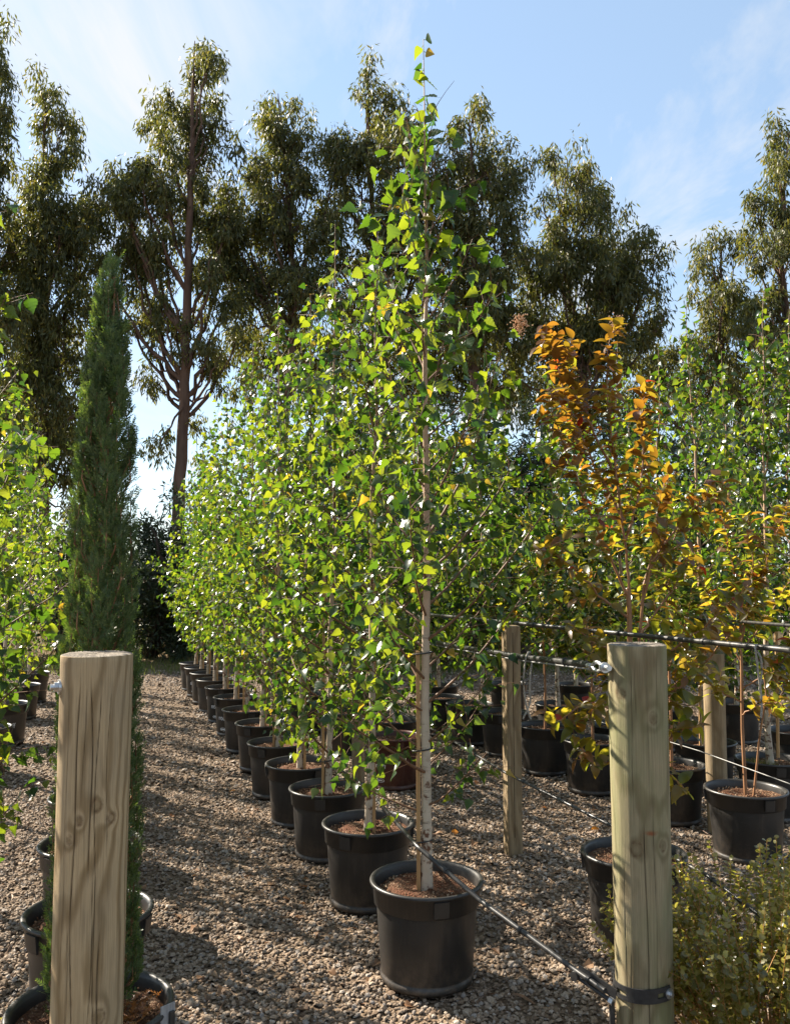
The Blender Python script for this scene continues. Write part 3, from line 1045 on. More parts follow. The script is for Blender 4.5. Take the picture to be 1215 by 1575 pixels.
# ------------------------------------------------------------------ the birch row beside the path
row_px = [(656, 1353), (566, 1266), (505, 1212), (462, 1174), (428, 1142), (404, 1112), (380, 1091), (363, 1072), (347, 1057), (331, 1045), (320, 1035), (310, 1027), (301, 1020)]
row = [on_z(px, py, .41) for px, py in row_px]
birch_row = []
for k, P in enumerate(row):
    if k == 0:
        lab = 'black plastic nursery pot in front, standing apart at the head of the birch row'
    else:
        lab = f'black nursery pot, {ORD[k]} from the front in the birch row beside the path'
    pot(P, lab, rz=[-1.35, -2.05, .4, 1.2, 2.2, .1, .9, 1.7, .5, 2.6, 1.1, .2, 1.9][k], full=k < 9)
    h = [at(652, 60, P[1])[2], 3.85, 4.15, 3.9, 4.2, 3.8, 4.3, 4.0, 4.25, 3.8, 4.2, 4.0, 3.9][k]
    cr = [0, .74, .84, .72, .82, .70, .86, .74, .84, .72, .8, .74, .8][k]
    base = (P[0], P[1], SOIL - .01)
    if k == 0:
        b = birch(base, h, .88, z0=.70, nb=60, pw=.86, utop=.965, dens=.78, r0=.0235, size=(.047, .084), step=.036, lod=0, lean=(at(651, 62, P[1])[0] - P[0], 0), tw=.062)
    else:
        b = birch(base, h, cr, z0=.64 + RNG.uniform(-.1, .16), dens=.86, nb=50 if k < 6 else 44, r0=.021, size=(.046, .066) if k < 7 else (.058, .076), step=.032 if k < 6 else .040, tw=.05, lod=1 if k < 6 else 2, lean=(RNG.uniform(-.06, .06), RNG.uniform(-.05, .05)))
    if k == 0:
        lab = 'tall slender white-barked birch in the front pot, its tip highest against the sky'
    else:
        lab = f'slender birch, {ORD[k]} from the front in the row beside the path'
    t = b.finish('birch_tree', lab, 'tree', base, 'birches in the row beside the path', (T_BM if k < 3 else T_BL), [M['birch_leaf']], M['twig'], M['bark'],
                 singles=[300, 220, 150, 100, 60, 40, 0, 0, 0, 0, 0, 0, 0][k], single_branches=(k == 0), hi=T_BH)
    # hardwood stake tied to the trunk
    side = -1 if k in (0, 2, 4, 6) else 1
    g = Geo()
    sx = side * (.034 if k else .036)
    hh = 1.5 if k else 1.08
    box(g, (sx, -.012, hh / 2 - .02), (.017, .017, hh), 0, None)
    st = link('stake', g.mesh('stake', M['stake']), t)
    if k < 6:
        for z in (.22, .62, 1.05):
            if z > hh:
                continue
            g = Geo()
            a = np.linspace(0, 2 * math.pi, 17)
            tube(g, np.c_[sx / 2 + (abs(sx) / 2 + .028) * np.cos(a), -.006 + .026 * np.sin(a), np.full(17, z) + .006 * np.cos(a)], .0035, 5)
            link('tie', g.mesh('tie', M['strap'], True), st)


# ------------------------------------------------------------------ timber posts
def round_post(name, label, xy, z1, r, mat, seg=220, rows=150, checks=(), taper=.05, lean=(0, 0), chamfer=.0022, z0=-.3):
    """a turned pine post with real grooves where the wood has split; checks: (angle function, z from, z to, depth)"""
    t = thing(name, label, 'post', (xy[0], xy[1], 0), 'timber posts of the wire trellis')
    a = np.linspace(0, 2 * math.pi, seg, endpoint=False)
    z = np.concatenate([[z0], np.linspace(0, z1 - chamfer, rows), [z1 - chamfer * .3, z1]])
    A, Z = np.meshgrid(a, z)
    R = r * (1 + taper * (Z / z1 - 1)) * (1 + .012 * np.sin(A * 2 + Z * 1.3) + .006 * np.sin(A * 5 + Z * 4) + .003 * np.sin(A * 17 + Z * 2))
    att = np.zeros_like(R)
    for (fn, za, zb, dep) in checks:
        c = fn(Z)
        d = np.abs((A - c + math.pi) % (2 * math.pi) - math.pi)
        w = np.clip(1 - d / ((.0155 if dep < .0055 else .0235) * (.1 / r)), 0, 1)
        e = np.clip((Z - za) / .08, 0, 1) * np.clip((zb - Z) / .08, 0, 1)
        R = R - w * e * dep
        att = np.maximum(att, w * e * min(1.0, dep / .006))
    R[-2] -= chamfer * .35
    R[-1] -= chamfer
    X = R * np.cos(A) + lean[0] * Z
    Y = R * np.sin(A) + lean[1] * Z
    V = np.stack([X, Y, Z], -1).reshape(-1, 3)
    n = len(z)
    i, j = np.meshgrid(np.arange(n - 1), np.arange(seg), indexing='ij')
    i, j = i.ravel(), j.ravel()
    k = (j + 1) % seg
    Q = np.stack([i * seg + j, i * seg + k, (i + 1) * seg + k, (i + 1) * seg + j], 1)
    g = Geo().add(V, Q)
    # sawn top: rings of vertices, slightly rough
    nr = 9
    last = V[-seg:]
    c = last.mean(0)
    ring = [last]
    for q in range(1, nr):
        f = 1 - q / nr
        rr = c + (last - c) * f
        rr[:, 2] += RNG.uniform(-.002, .002, seg) + .002
        ring.append(rr)
    W = np.vstack(ring + [c[None]])
    i, j = np.meshgrid(np.arange(nr - 1), np.arange(seg), indexing='ij')
    i, j = i.ravel(), j.ravel()
    k = (j + 1) % seg
    Q2 = np.stack([i * seg + j, i * seg + k, (i + 1) * seg + k, (i + 1) * seg + j], 1)
    j = np.arange(seg)
    T2 = np.stack([(nr - 1) * seg + j, (nr - 1) * seg + (j + 1) % seg, np.full(seg, nr * seg)], 1)
    n0 = g.n
    g.add(W, Q2)
    g.m[-1][:] = 1
    g.f.append(T2 + n0); g.m.append(np.ones(seg, int))
    me = g.mesh('timber', [mat, M['end_grain']], True)
    at_ = me.attributes.new('check', 'FLOAT', 'POINT')
    full = np.zeros(len(me.vertices), np.float32)
    full[:att.size] = att.ravel()
    at_.data.foreach_set('value', full)
    link('timber', me, t)
    return t


def facing(xy):
    """angle on a post at xy of the line that looks at the camera"""
    return math.atan2(-xy[1], -xy[0])


def near_angle(xy, px_frac):
    """angle for a horizontal position across the visible face: -1 left edge .. 1 right edge"""
    return facing(xy) + math.asin(max(-.99, min(.99, px_frac)))


M['end_grain'] = mat_simple('grey_end_grain', (.11, .095, .08), (.27, .235, .19), (55, 55, 10), .9, .1, 0, .9, .006)
# big weathered post in front of the conifer
LP = at(150, 1000, 2.35)[:2]
LR = .094
LH = at(150, 1006, 2.35)[2]
lc = [(-.47, .55, 1.49, .008, .0), (-.10, .95, 1.5, .006, .4), (.12, .35, 1.5, .005, .9), (.32, .1, .85, .006, .2), (-.62, .2, .9, .005, .6), (.55, .0, .55, .006, .5), (-.25, .0, .35, .004, .1), (-.75, .7, 1.5, .003, .3), (.42, 1.0, 1.5, .003, .8), (.02, .55, 1.0, .004, .5), (-.32, 1.15, 1.5, .003, .2)]
checks = []
for (fr, za, zb, dep, ph) in lc:
    a0 = near_angle(LP, fr)
    checks.append(((lambda Z, a0=a0, ph=ph: a0 + .05 * np.sin(Z * 5 + ph * 6) + .03 * np.sin(Z * 13 + ph * 9)), za, zb, dep))


def knot(xy, r, fr, z, kr):
    a = near_angle(xy, fr)
    return (r * math.cos(a), r * math.sin(a), z, kr)


M['post_left'] = mat_wood('weathered_pine', (.385, .285, .162), (.215, .145, .070), (.235, .185, .118), pith=(.03, .05), tilt=(.02, .03), freq=42,
    knots=[knot(LP, LR, .10, 1.16, .010), knot(LP, LR, -.36, 1.12, .006), knot(LP, LR, .5, 1.12, .006), knot(LP, LR, -.60, 1.07, .006), knot(LP, LR, .28, .62, .012), knot(LP, LR, -.62, .53, .013), knot(LP, LR, -.2, .53, .011), knot(LP, LR, .38, .42, .018)])
post_l = round_post('trellis_post', 'thick weathered brown pine post with long cracks, in front of the tall conifer', LP, LH, LR, M['post_left'], seg=270, rows=100, checks=checks)
# bolt through its side
g = Geo()
ba = near_angle(LP, -.985)
bz = at(96, 1053, 2.35)[2]
d = np.array([math.cos(ba), math.sin(ba), 0])
c = np.array([0, 0, bz])
tube(g, [c + d * (LR - .01), c + d * (LR + .004)], .020, 16)
tube(g, [c + d * (LR + .004), c + d * (LR + .014)], .014, 6)
tube(g, [c + d * (LR + .014), c + d * (LR + .024)], .008, 10)
link('bolt', g.mesh('bolt', M['metal']), post_l)

RP = at(979, 1000, 3.05)[:2]
RR = .101
RH = at(975, 991, 3.05)[2]
rc = [(.15, .0, .95, .006, .2), (-.25, .9, 1.5, .004, .6), (.45, .3, 1.0, .004, .1), (.60, 1.2, 1.5, .004, .5), (-.05, 1.25, 1.5, .005, .9), (-.55, .2, .8, .003, .4), (.30, 1.0, 1.5, .003, .3), (-.4, .0, .5, .003, .8)]
checks = []
for (fr, za, zb, dep, ph) in rc:
    a0 = near_angle(RP, fr)
    checks.append(((lambda Z, a0=a0, ph=ph: a0 + .03 * np.sin(Z * 4 + ph * 6) + .02 * np.sin(Z * 11 + ph * 9)), za, zb, dep))
ra = near_angle(RP, .35)
M['post_right'] = mat_wood('green_treated_pine', (.28, .225, .135), (.165, .122, .066), (.175, .165, .096), pith=(-.02, .04), tilt=(.015, .02), freq=45, green=(.165, .18, .08),
    knots=[knot(RP, RR, .5, 1.27, .012), knot(RP, RR, -.15, .83, .016), knot(RP, RR, .72, .84, .011), knot(RP, RR, -.55, 1.35, .010), knot(RP, RR, .05, .12, .018)], rust=(RR * math.cos(ra), RR * math.sin(ra), .885))
post_r = round_post('trellis_post', 'pale green tinged pine post with a black strap round its foot', RP, RH, RR, M['post_right'], seg=270, rows=100, checks=checks, lean=(0, 0))

# strap round the foot of the post, with slots and bolts
sz = at(985, 1534, RP[1] - RR)[2]
g = Geo()
a0, a1 = near_angle(RP, -.999) - 1.4, near_angle(RP, .80)
na = 60
A = np.linspace(a0, a1, na)
fa = facing(RP)
slots = [(near_angle(RP, -.85), near_angle(RP, -.55)), (near_angle(RP, .42), near_angle(RP, .62))]
rows_z = [-.0235, -.008, .008, .0235]
ro, ri = RR * .98 + .0065, RR * .98 + .002
for k in range(na - 1):
    am = (A[k] + A[k + 1]) / 2
    for q in range(3):
        if q == 1 and any(s0 < am < s1 for s0, s1 in slots):
            continue
        V = []
        for (aa) in (A[k], A[k + 1]):
            for zz in (rows_z[q], rows_z[q + 1]):
                for rr in (ri, ro):
                    V.append([rr * math.cos(aa), rr * math.sin(aa), sz + zz + .012 * math.sin((aa - fa) * .8)])
        Q = np.array([[0, 2, 3, 1], [4, 5, 7, 6], [0, 1, 5, 4], [2, 6, 7, 3], [0, 4, 6, 2], [1, 3, 7, 5]])
        g.add(V, Q)
strap = link('strap', g.mesh('strap', M['strap']), post_r)
g = Geo()
ba = near_angle(RP, .76)
d = np.array([math.cos(ba), math.sin(ba), 0]); c = np.array([0, 0, sz + .006])
tube(g, [c + d * ro, c + d * (ro + .003)], .017, 20)
tube(g, [c + d * (ro + .003), c + d * (ro + .011)], .0095, 6)
tube(g, [c + d * (ro + .011), c + d * (ro + .015)], .006, 12)
link('bolt', g.mesh('bolt', M['metal']), strap)
# clevis and washer at the top, where the upper wire ends
ca = at(931, 1027, 3.02)
g = Geo()
dirw = norm(at(800, 1010, 3.9) - ca)
o = np.array([RP[0], RP[1], 0])
tube(g, [ca - dirw * .03 - o, ca + dirw * .002 - o], .010, 14)
tube(g, [ca + dirw * .002 - o, ca + dirw * .010 - o], .019, 18)
tube(g, [ca + dirw * .010 - o, ca + dirw * .032 - o], .0085, 12)
upv = np.array([0, 0, 1.0])
sidev = norm(np.cross(dirw, upv))
for s in (-1, 1):
    tube(g, [ca + dirw * (.028 + t * .1) + upv * s * .016 * math.sin(min(1, t * 1.25) * math.pi) ** .5 - o for t in np.linspace(0, 1, 10)], .0068, 8)
tube(g, [ca + dirw * .03 - upv * .012 - o, ca + dirw * .03 + upv * .012 - o], .0105, 10)
tube(g, [ca + dirw * .122 - o, ca + dirw * .150 - o], .010, 10)
link('clevis', g.mesh('clevis', M['metal'], True), post_r)

# square post between the rows
SP = on_z(789, 1310, 0)
M['post_square'] = mat_wood('sawn_pine', (.29, .215, .125), (.19, .13, .07), (.20, .155, .10), pith=(.09, .12), tilt=(.01, .0), freq=40, cracks=False)
t = thing('trellis_post', 'slim square sawn post standing alone on the open gravel', 'post', (SP[0], SP[1], 0), 'timber posts of the wire trellis', .22)
g = Geo()
hs = at(789, 962, SP[1])[2]
box(g, (0, 0, hs / 2 - .15), (.098, .098, hs + .3), 0, None, .006)
link('timber', g.mesh('timber', M['post_square']), t)
g = Geo()
box(g, (-.006, -.0492, hs * .52), (.0035, .0016, hs * .9))
M['crack'] = mat_simple('deep_crack', (.02, .012, .007), (.04, .025, .015), (60, 60, 5), .95, .05)
link('crack', g.mesh('crack', M['crack']), t)
M['post_far'] = mat_wood('grey_pine', (.28, .21, .125), (.185, .13, .07), (.19, .15, .10), pith=(.02, .05), tilt=(.01, .02), freq=40, knots=[], cracks=False)
far_posts = [(551, 1244, 1000, .052, 'round pine post close behind the second and third birch pots'),
             (1104, 1278, 945, .074, 'round pine post behind the edge pot, its upper half hidden by bronze leaves'),
             (409, 1098, 985, .055, 'far round post among the birches, where the row narrows')]
FPX = []
for (px, pyb, pyt, r, lab) in far_posts:
    b = on_z(px, pyb, 0)
    zt = at(px, pyt, b[1])[2]
    round_post('trellis_post', lab, b[:2], zt, r, M['post_far'], seg=28, rows=14)
    FPX.append(b)

# ------------------------------------------------------------------ wires and drip lines
def line_thing(name, label, cat, pts, r, mat, group=None, sag=0.0, sides=8, n=16, clips=0):
    g = Geo()
    P = []
    for a, b in zip(pts[:-1], pts[1:]):
        a, b = np.asarray(a), np.asarray(b)
        for t in np.linspace(0, 1, n, endpoint=False):
            q = a + (b - a) * t
            q = q - np.array([0, 0, sag * 4 * t * (1 - t)])
            P.append(q)
    P.append(np.asarray(pts[-1]))
    P = np.array(P)
    o0 = P[0].copy()
    t = thing(name, label, cat, o0, group)
    tube(g, P - o0, r, sides)
    link('tube', g.mesh('tube', mat, True), t)
    if clips:
        for q in np.linspace(.06, .94, clips):
            p, d = sample_path(P - o0, [q])
            g = Geo()
            tube(g, [p[0] - d[0] * .006, p[0] + d[0] * .006], r * 1.35, 8)
            link('clip', g.mesh('clip', M['strap'], True), t)
    return t


def px_line(spec):
    return [at(px, py, d) for px, py, d in spec]


lo1 = px_line([(930, 1524, 3.00), (884, 1492, 3.12), (736, 1383, 3.55), (642, 1302, 3.80), (578, 1229, 4.95), (513, 1175, 5.70), (468, 1136, 6.55), (425, 1098, 7.6), (395, 1070, 8.9), (352, 1040, 11.2)])
line_thing('drip_line', 'black drip tube running past the trunks of the birch row down to the strapped post', 'hose', lo1, .0098, M['black'], 'drip lines', clips=9)
lo1b = [p + np.array([.004, .0, .014]) for p in lo1[3:]]
up1 = px_line([(905, 1022, 3.2), (800, 1010, 3.9), (690, 992, 4.9)]) + [at(600, 975, 6.2), at(480, 955, 8.6), at(400, 945, 11.5)]
line_thing('trellis_wire', 'black sheathed wire bundle tied to the clevis on the green tinged post', 'wire', up1, .0125, M['black'], 'upper wires', clips=5)
line_thing('trellis_wire', 'thin steel wire just under the sheathed bundle from the green tinged post', 'wire', [p - np.array([0, .012, .016]) for p in up1], .0035, M['wire'], 'upper wires')
up2 = [at(1330, 1013, 2.75), at(1215, 1000, 3.2), at(1000, 979, 4.1), at(790, 958, 5.33), at(690, 948, 6.6), at(600, 940, 9.0)]
line_thing('trellis_wire', 'shiny black tube crossing just above the green tinged post to the picture edge', 'wire', up2, .0118, M['black'], 'upper wires', clips=8)
lo2 = [at(1250, 1470, 3.1), at(1085, 1345, 3.66), at(940, 1270, 4.36), at(780, 1190, 5.27), at(680, 1130, 6.4), at(600, 1085, 8.0)]
line_thing('drip_line', 'thin black drip tube slanting down across the open gravel past the square post', 'hose', lo2, .0085, M['black'], 'drip lines', clips=8)
lo3 = [at(1300, 1245, 4.6), at(1215, 1206, 5.1), at(1075, 1155, 5.8), at(960, 1120, 6.9), at(850, 1092, 8.6)]
line_thing('trellis_wire', 'bright steel wire slanting low behind the bronze leaved trees', 'wire', lo3, .0034, M['wire'], 'lower wires')
up3 = [at(1300, 967, 4.3), at(1215, 962, 4.8), at(1100, 953, 5.8), at(900, 945, 8.5)]
line_thing('trellis_wire', 'black tube entering high behind the bronze leaves', 'wire', up3, .010, M['black'], 'upper wires', clips=4)
up4 = [at(1300, 952, 6.0), at(1215, 949, 6.6), at(1060, 944, 8.0), at(880, 940, 11)]
line_thing('trellis_wire', 'pale steel wire farthest back, behind the bronze leaves', 'wire', up4, .006, M['wire'], 'upper wires')
# tensioner between the drip line and the strap
g = Geo()
tA, tB = at(884, 1492, 3.12), at(945, 1533, 3.00)
tt = thing('wire_tensioner', 'black steel tensioner bracket joining the drip tube to the strapped post', 'bracket', tA)
dd = norm(tB - tA)
up_ = norm(np.cross(np.cross(dd, [0, 0, 1]), dd))
sd = np.cross(dd, up_)
R3 = np.stack([dd, sd, up_], 1)
Lb = np.linalg.norm(tB - tA)
g = Geo()
box(g, dd * (Lb * .55) + up_ * .010, (Lb * .95, .004, .034), 0, R3)
link('bracket', g.mesh('bracket', M['strap']), tt)
g = Geo()
tube(g, [dd * .01 - up_ * .012 - sd * .02, dd * .01 - up_ * .012 + sd * .02], .016, 18)
link('drum', g.mesh('drum', M['black'], True), tt)
g = Geo()
tube(g, [dd * .02 - up_ * .018, dd * Lb * .95 - up_ * .022], .008, 10)
tube(g, [dd * Lb * .95 - up_ * .022, dd * Lb * .97 - up_ * .022 + np.array([0, 0, -.22])], .010, 10)
link('rod', g.mesh('rod', M['black'], True), tt)
g = Geo()
tube(g, [dd * Lb * .9 - up_ * .022, dd * Lb * .99 - up_ * .022], .014, 6)
tube(g, [dd * .035 - up_ * .0 - sd * .012, dd * .035 + sd * .012], .008, 6)
link('nut', g.mesh('nut', M['metal']), tt)


def twine(label, pts, r=.0042):
    P0 = np.asarray(pts[0][0])
    t = thing('twine_loop', label, 'twine', P0, 'loops of twine on the wires')
    for strand in pts:
        g = Geo()
        S = np.asarray(strand) - P0
        tt = np.linspace(0, 1, 26)
        Q, _ = sample_path(S, tt)
        for _ in range(2):
            Q[1:-1] = (Q[:-2] + 2 * Q[1:-1] + Q[2:]) / 4
        tube(g, Q, r * (1 + .12 * np.sin(np.arange(26) * 2.4)), 7)
        link('strand', g.mesh('strand', M['twine'], True), t)


d0 = 3.82
twine('grey twine loop hanging from the wire beside the square post',
      [px_line([(813, 1008, d0 + .04), (816, 1003, d0), (812, 1003, d0 - .03), (808, 1012, d0 - .04), (804, 1048, d0 - .04), (808, 1082, d0 - .04), (816, 1106, d0 - .04)]),
       px_line([(813, 1008, d0 + .04), (818, 1014, d0 + .02), (814, 1050, d0), (816, 1080, d0), (804, 1106, d0 - .02)])])
d0 = 3.36
twine('grey twine loop hanging from the shiny black tube near the picture edge',
      [px_line([(1163, 1000, d0 + .03), (1164, 992, d0), (1160, 994, d0 - .03), (1162, 1006, d0 - .03), (1166, 1040, d0 - .03), (1171, 1075, d0 - .03), (1170, 1104, d0 - .03)]),
       px_line([(1163, 1000, d0 + .03), (1170, 1012, d0), (1171, 1035, d0), (1167, 1062, d0)])])

# ------------------------------------------------------------------ conifers by the path
def frond():
    V, T = [], []

    def blade(b, t, w):
        b, t = np.asarray(b, float), np.asarray(t, float)
        d = norm(t - b)
        s = norm(np.cross(d, [0, 0, 1.0])) * w
        k = len(V)
        m = b + (t - b) * .55
        V.extend([b, m + s * 1.15, t, m - s * 1.15])
        T.extend([[k, k + 1, k + 3], [k + 3, k + 1, k + 2]])
    blade([0, 0, 0], [0, 1, .1], .035)
    for k in range(4):
        y = .12 + k * .2
        L = .36 * (1 - k * .15)
        for s in (-1, 1):
            blade([0, y + .04 * (s > 0), .02], [s * L * .62, y + L * .85, .05 + RNG.uniform(-.08, .12)], .042)
    return np.array(V), np.array(T)


FR = [frond() for _ in range(4)]


def conifer(loc, z1, rad, nfr, label, group, seedrot=0.0, nb=300, fs=1.0):
    p = Plant()
    loc = np.asarray(loc, float)
    Z = np.linspace(loc[2], z1 - .05, 12)
    TP = np.c_[loc[0] + .012 * np.sin(Z * 3), loc[1] + .01 * np.cos(Z * 2.2), Z]
    tube(p.trunk, TP, np.linspace(.022, .003, 12), 8)
    hgt = z1 - loc[2]

    def prof(u):
        return np.interp(u, [0, .24, .55, .72, .85, .92, 1], [.140, .140, .098, .090, .062, .034, .008]) * rad
    # plumes: upright branchlets hugging the column
    for k in range(nb):
        u0 = RNG.random() ** 1.15 * .93
        az = k * 2.399 + seedrot
        r0 = prof(np.array([u0]))[0]
        zb = loc[2] + u0 * hgt
        L = RNG.uniform(.16, .34) * (1 - .35 * u0)
        b = np.array([loc[0] + math.cos(az) * r0 * .35, loc[1] + math.sin(az) * r0 * .35, zb])
        o = np.array([math.cos(az), math.sin(az), 0])
        r1 = prof(np.array([min(1, u0 + L / hgt)]))[0]
        e = b + o * (r1 * RNG.uniform(.80, 1.0) - r0 * .35) + np.array([0, 0, L])
        mid = (b + e) / 2 + o * r0 * .3
        W = np.array([b, mid, e])
        g = Geo()
        tube(g, W, [.004, .003, .001], 3, cap=False)
        p.branches.append(g)
        m = max(4, int(nfr / nb))
        t = RNG.random(m) ** .8
        pos, dr = sample_path(W, t)
        off = norm(np.c_[RNG.normal(0, 1, (m, 2)), np.zeros(m)] + o * .8)
        pos = pos + off * RNG.uniform(0, .014, (m, 1))
        D = norm(dr * .9 + off * .5 + RNG.normal(0, .22, (m, 3)) + np.array([0, 0, .35]))
        N = norm(o + RNG.normal(0, .6, (m, 3)))
        p.leaf(pos, D, N, RNG.uniform(.024, .046, m) * fs)
    m = int(nfr * .16)
    u = RNG.random(m) * .9
    az_ = RNG.uniform(0, 6.283, m)
    rr_ = prof(u) * RNG.uniform(.25, .8, m)
    oo_ = np.c_[np.cos(az_), np.sin(az_), np.zeros(m)]
    p.leaf(np.c_[loc[0] + rr_ * np.cos(az_), loc[1] + rr_ * np.sin(az_), loc[2] + u * hgt], norm(oo_ * .5 + np.array([0, 0, 1.0]) + RNG.normal(0, .2, (m, 3))), norm(oo_ + RNG.normal(0, .3, (m, 3))), RNG.uniform(.05, .08, m) * min(fs, 1.4))
    # tip
    m = 60
    u = RNG.random(m)
    pos = np.c_[loc[0] + RNG.normal(0, .008, m), loc[1] + RNG.normal(0, .008, m), z1 - u * .28]
    p.leaf(pos, norm(np.c_[RNG.normal(0, .4, (m, 2)), np.ones(m)]), rand_unit(m), RNG.uniform(.03, .055, m))
    return p.finish('pencil_conifer', label, 'tree', loc, group, FR, [M['conifer']], M['crepe_bark'], M['crepe_bark'])


CP = on_z(140, 1549, .41)
conifer((CP[0], CP[1] + .0, SOIL - .01), at(158, 398, CP[1])[2], 1.0, 12500, 'tall narrow green conifer directly behind the thick brown post', 'columnar conifers')
pot(CP, 'black pot low at the picture edge holding the tall conifer, with rusty dead fronds', rz=.6)
CP2 = on_z(137, 1402, .41)
pot(CP2, 'black pot half hidden behind the thick brown post, beyond the conifer pot', rz=2.0)
conifer((CP2[0] - .005, CP2[1], SOIL - .01), at(140, 610, CP2[1])[2], 1.0, 2600, 'shorter narrow conifer hidden behind the tall one', 'columnar conifers', 1.0)
# the row goes on in line behind the first tree
for k in range(11):
    y = 4.42 + k * .92
    x = CP2[0] - .352 * (y - CP2[1])
    conifer((x, y, SOIL - .01), 2.55 + .25 * math.sin(k * 2.3), 1.0, 620, 'narrow conifer in the row straight behind the tall one', 'columnar conifers', k * .7, nb=80, fs=2.6)
    if k < 4:
        pot((x, y), 'black pot in the conifer row straight behind the thick brown post', rz=k, full=k < 2, group='pots in the conifer row')
# rusty dead fronds on the mulch and the plant tag clipped to the pot
n = 90
g = Geo()
a = RNG.uniform(-1.2, .5, n); r = RNG.uniform(.09, .225, n)
scatter(g, FR[0], np.c_[CP[0] + r * np.cos(a), CP[1] + r * np.sin(a), .385 + RNG.uniform(0, .035, n)], frames(np.c_[RNG.normal(0, 1, (n, 2)), RNG.uniform(-.1, .5, n)], np.c_[RNG.normal(0, .4, (n, 2)), np.ones(n)]), RNG.uniform(.03, .065, n))
tag(link('dead_fronds', g.mesh('dead_fronds', M['rusty_frond'])), 'rusty orange dead conifer fronds lying on the mulch', 'litter', None, 'stuff')
tg = thing('plant_tag', 'grey plastic plant tag standing at the edge of the conifer pot', 'tag', at(258, 1572, CP[1] - .05))
g = Geo()
rotz = lambda t: np.array([[math.cos(t), -math.sin(t), 0], [math.sin(t), math.cos(t), 0], [0, 0, 1]])
box(g, (0, 0, .01), (.003, .05, .085), 0, rotz(-.75))
link('card', g.mesh('card', M['tag']), tg)
g = Geo()
box(g, (.012, .004, -.005), (.010, .016, .07), 0, rotz(-.75))
link('clip', g.mesh('clip', M['black']), tg)

# ------------------------------------------------------------------ birches at the picture's other edge (row beyond the conifers)
left_row = [(-1.93, 3.45, 4.0, .80, 200), (-2.75, 5.05, 4.4, .70, 110), (-3.30, 6.6, 4.2, .74, 70), (-3.72, 7.75, 4.15, .74, 30), (-4.2, 9.2, 4.1, .75, 0), (-4.75, 10.8, 4.1, .75, 0), (-5.2, 12.2, 4.1, .78, 0)]
llab = ['birch with its trunk out of frame, twigs reaching in beside the thick brown post',
        'tall birch out of frame at the edge, a few leaves high against the gum trees',
        'birch third along the row at the edge, beyond the conifer',
        'birch whose pale trunk shows right at the picture edge',
        'birch just beyond the edge trunk, behind the conifer',
        'birch standing second to last in the row behind the conifer', 'farthest birch of the row behind the conifer']
for k, (x, y, h, cr, sg) in enumerate(left_row):
    base = (x, y, SOIL - .01)
    b = birch(base, h, cr, z0=.45 if k == 0 else .65, nb=54 if k == 0 else 44, size=(.050, .068), step=.034 if k < 1 else .046, lod=1 if k < 2 else 2, tw=.05)
    b.finish('birch_tree', llab[k], 'tree', base, 'birches of the row behind the conifers', T_BM if k < 2 else T_BL, [M['birch_leaf']], M['twig'], M['bark'], singles=sg, hi=T_BH)
lp = [(-3.74, 7.75, 'black pot cut by the picture edge under the pale birch trunk'), (-4.2, 9.2, 'black pot just beyond the edge pot, printed white on its side'), (-4.75, 10.8, 'black pot, third inward along the shaded edge row'), (-5.2, 12.2, 'black pot, farthest along the shaded edge row')]
for x, y, lab in lp:
    pot((x + .02, y), lab, rz=x)

# ------------------------------------------------------------------ bronze leaved trees (crepe myrtle)
def px_stems(p, stems, d, r0, leaf, mats_rule, side_every=.10, side_len=(.10, .24), pair=.030, depth_sp=.18, start_leaf=.15):
    for (pts, dz) in stems:
        ctrl = np.array([at(px, py, d + dz * t) for (px, py), t in zip(pts, np.linspace(0, 1, len(pts)))])
        S, _ = sample_path(ctrl, np.linspace(0, 1, 22))
        for _ in range(4):
            S[1:-1] = (S[:-2] + 2 * S[1:-1] + S[2:]) / 4
        S[1:-1] += RNG.normal(0, .004, (20, 3))
        L = np.linalg.norm(np.diff(S, axis=0), axis=1).sum()
        g = Geo()
        tube(g, S, np.linspace(r0, .0018, 22), 6, cap=False)

        def pairs(Q, ln, t_from, sz, tipness):
            m = max(2, int(ln * (1 - t_from) / pair))
            tt = t_from + (1 - t_from) * (np.arange(m) + .5) / m
            pos, dr = sample_path(Q, tt)
            az = np.arange(m) * 1.57 * RNG.uniform(.8, 1.2) + RNG.uniform(0, 6.28)
            ref = norm(np.cross(dr, rand_unit(1)))
            bin_ = np.cross(dr, ref)
            for s in (1, -1):
                o = s * (ref * np.cos(az)[:, None] + bin_ * np.sin(az)[:, None])
                D = norm(o * .95 + dr * .38 + RNG.normal(0, .16, (m, 3)) + np.array([0, 0, .05]))
                N = norm(np.array([0, 0, 1.0]) + RNG.normal(0, .35, (m, 3)) + dr * .35)
                q = to_px(pos)
                p.leaf(pos, D, N, RNG.uniform(.7, 1.15, m) * sz, mats_rule(q, m))
        pairs(S, L, start_leaf, leaf, 0)
        k = int(L * (1 - start_leaf) / side_every)
        for q in range(k):
            t = start_leaf + (1 - start_leaf) * .92 * (q + RNG.random()) / max(1, k)
            s, dr = sample_path(S, [t])
            o = rand_unit(1)[0]
            o = norm(o - dr[0] * (o @ dr[0]))
            sl = RNG.uniform(*side_len) * (1.2 - .85 * t)
            W = path_points(s[0], norm(dr[0] * .7 + o * .8 + np.array([0, 0, .12])), sl, 5, .2, .06)
            tube(g, W, np.linspace(.0026, .001, 5), 4, cap=False)
            pairs(W, sl, .1, leaf * .9, 1)
        p.branches.append(g)


def crepe_rule(q, m):
    """new growth high up is bronze, older leaves lower down olive"""
    hi = np.clip((950 - q[:, 1]) / 300, 0.08, 1)
    u = RNG.random(m)
    out = np.where(u < hi * .92, 0, 1)
    out = np.where(RNG.random(m) < .010, 2, out)
    return out


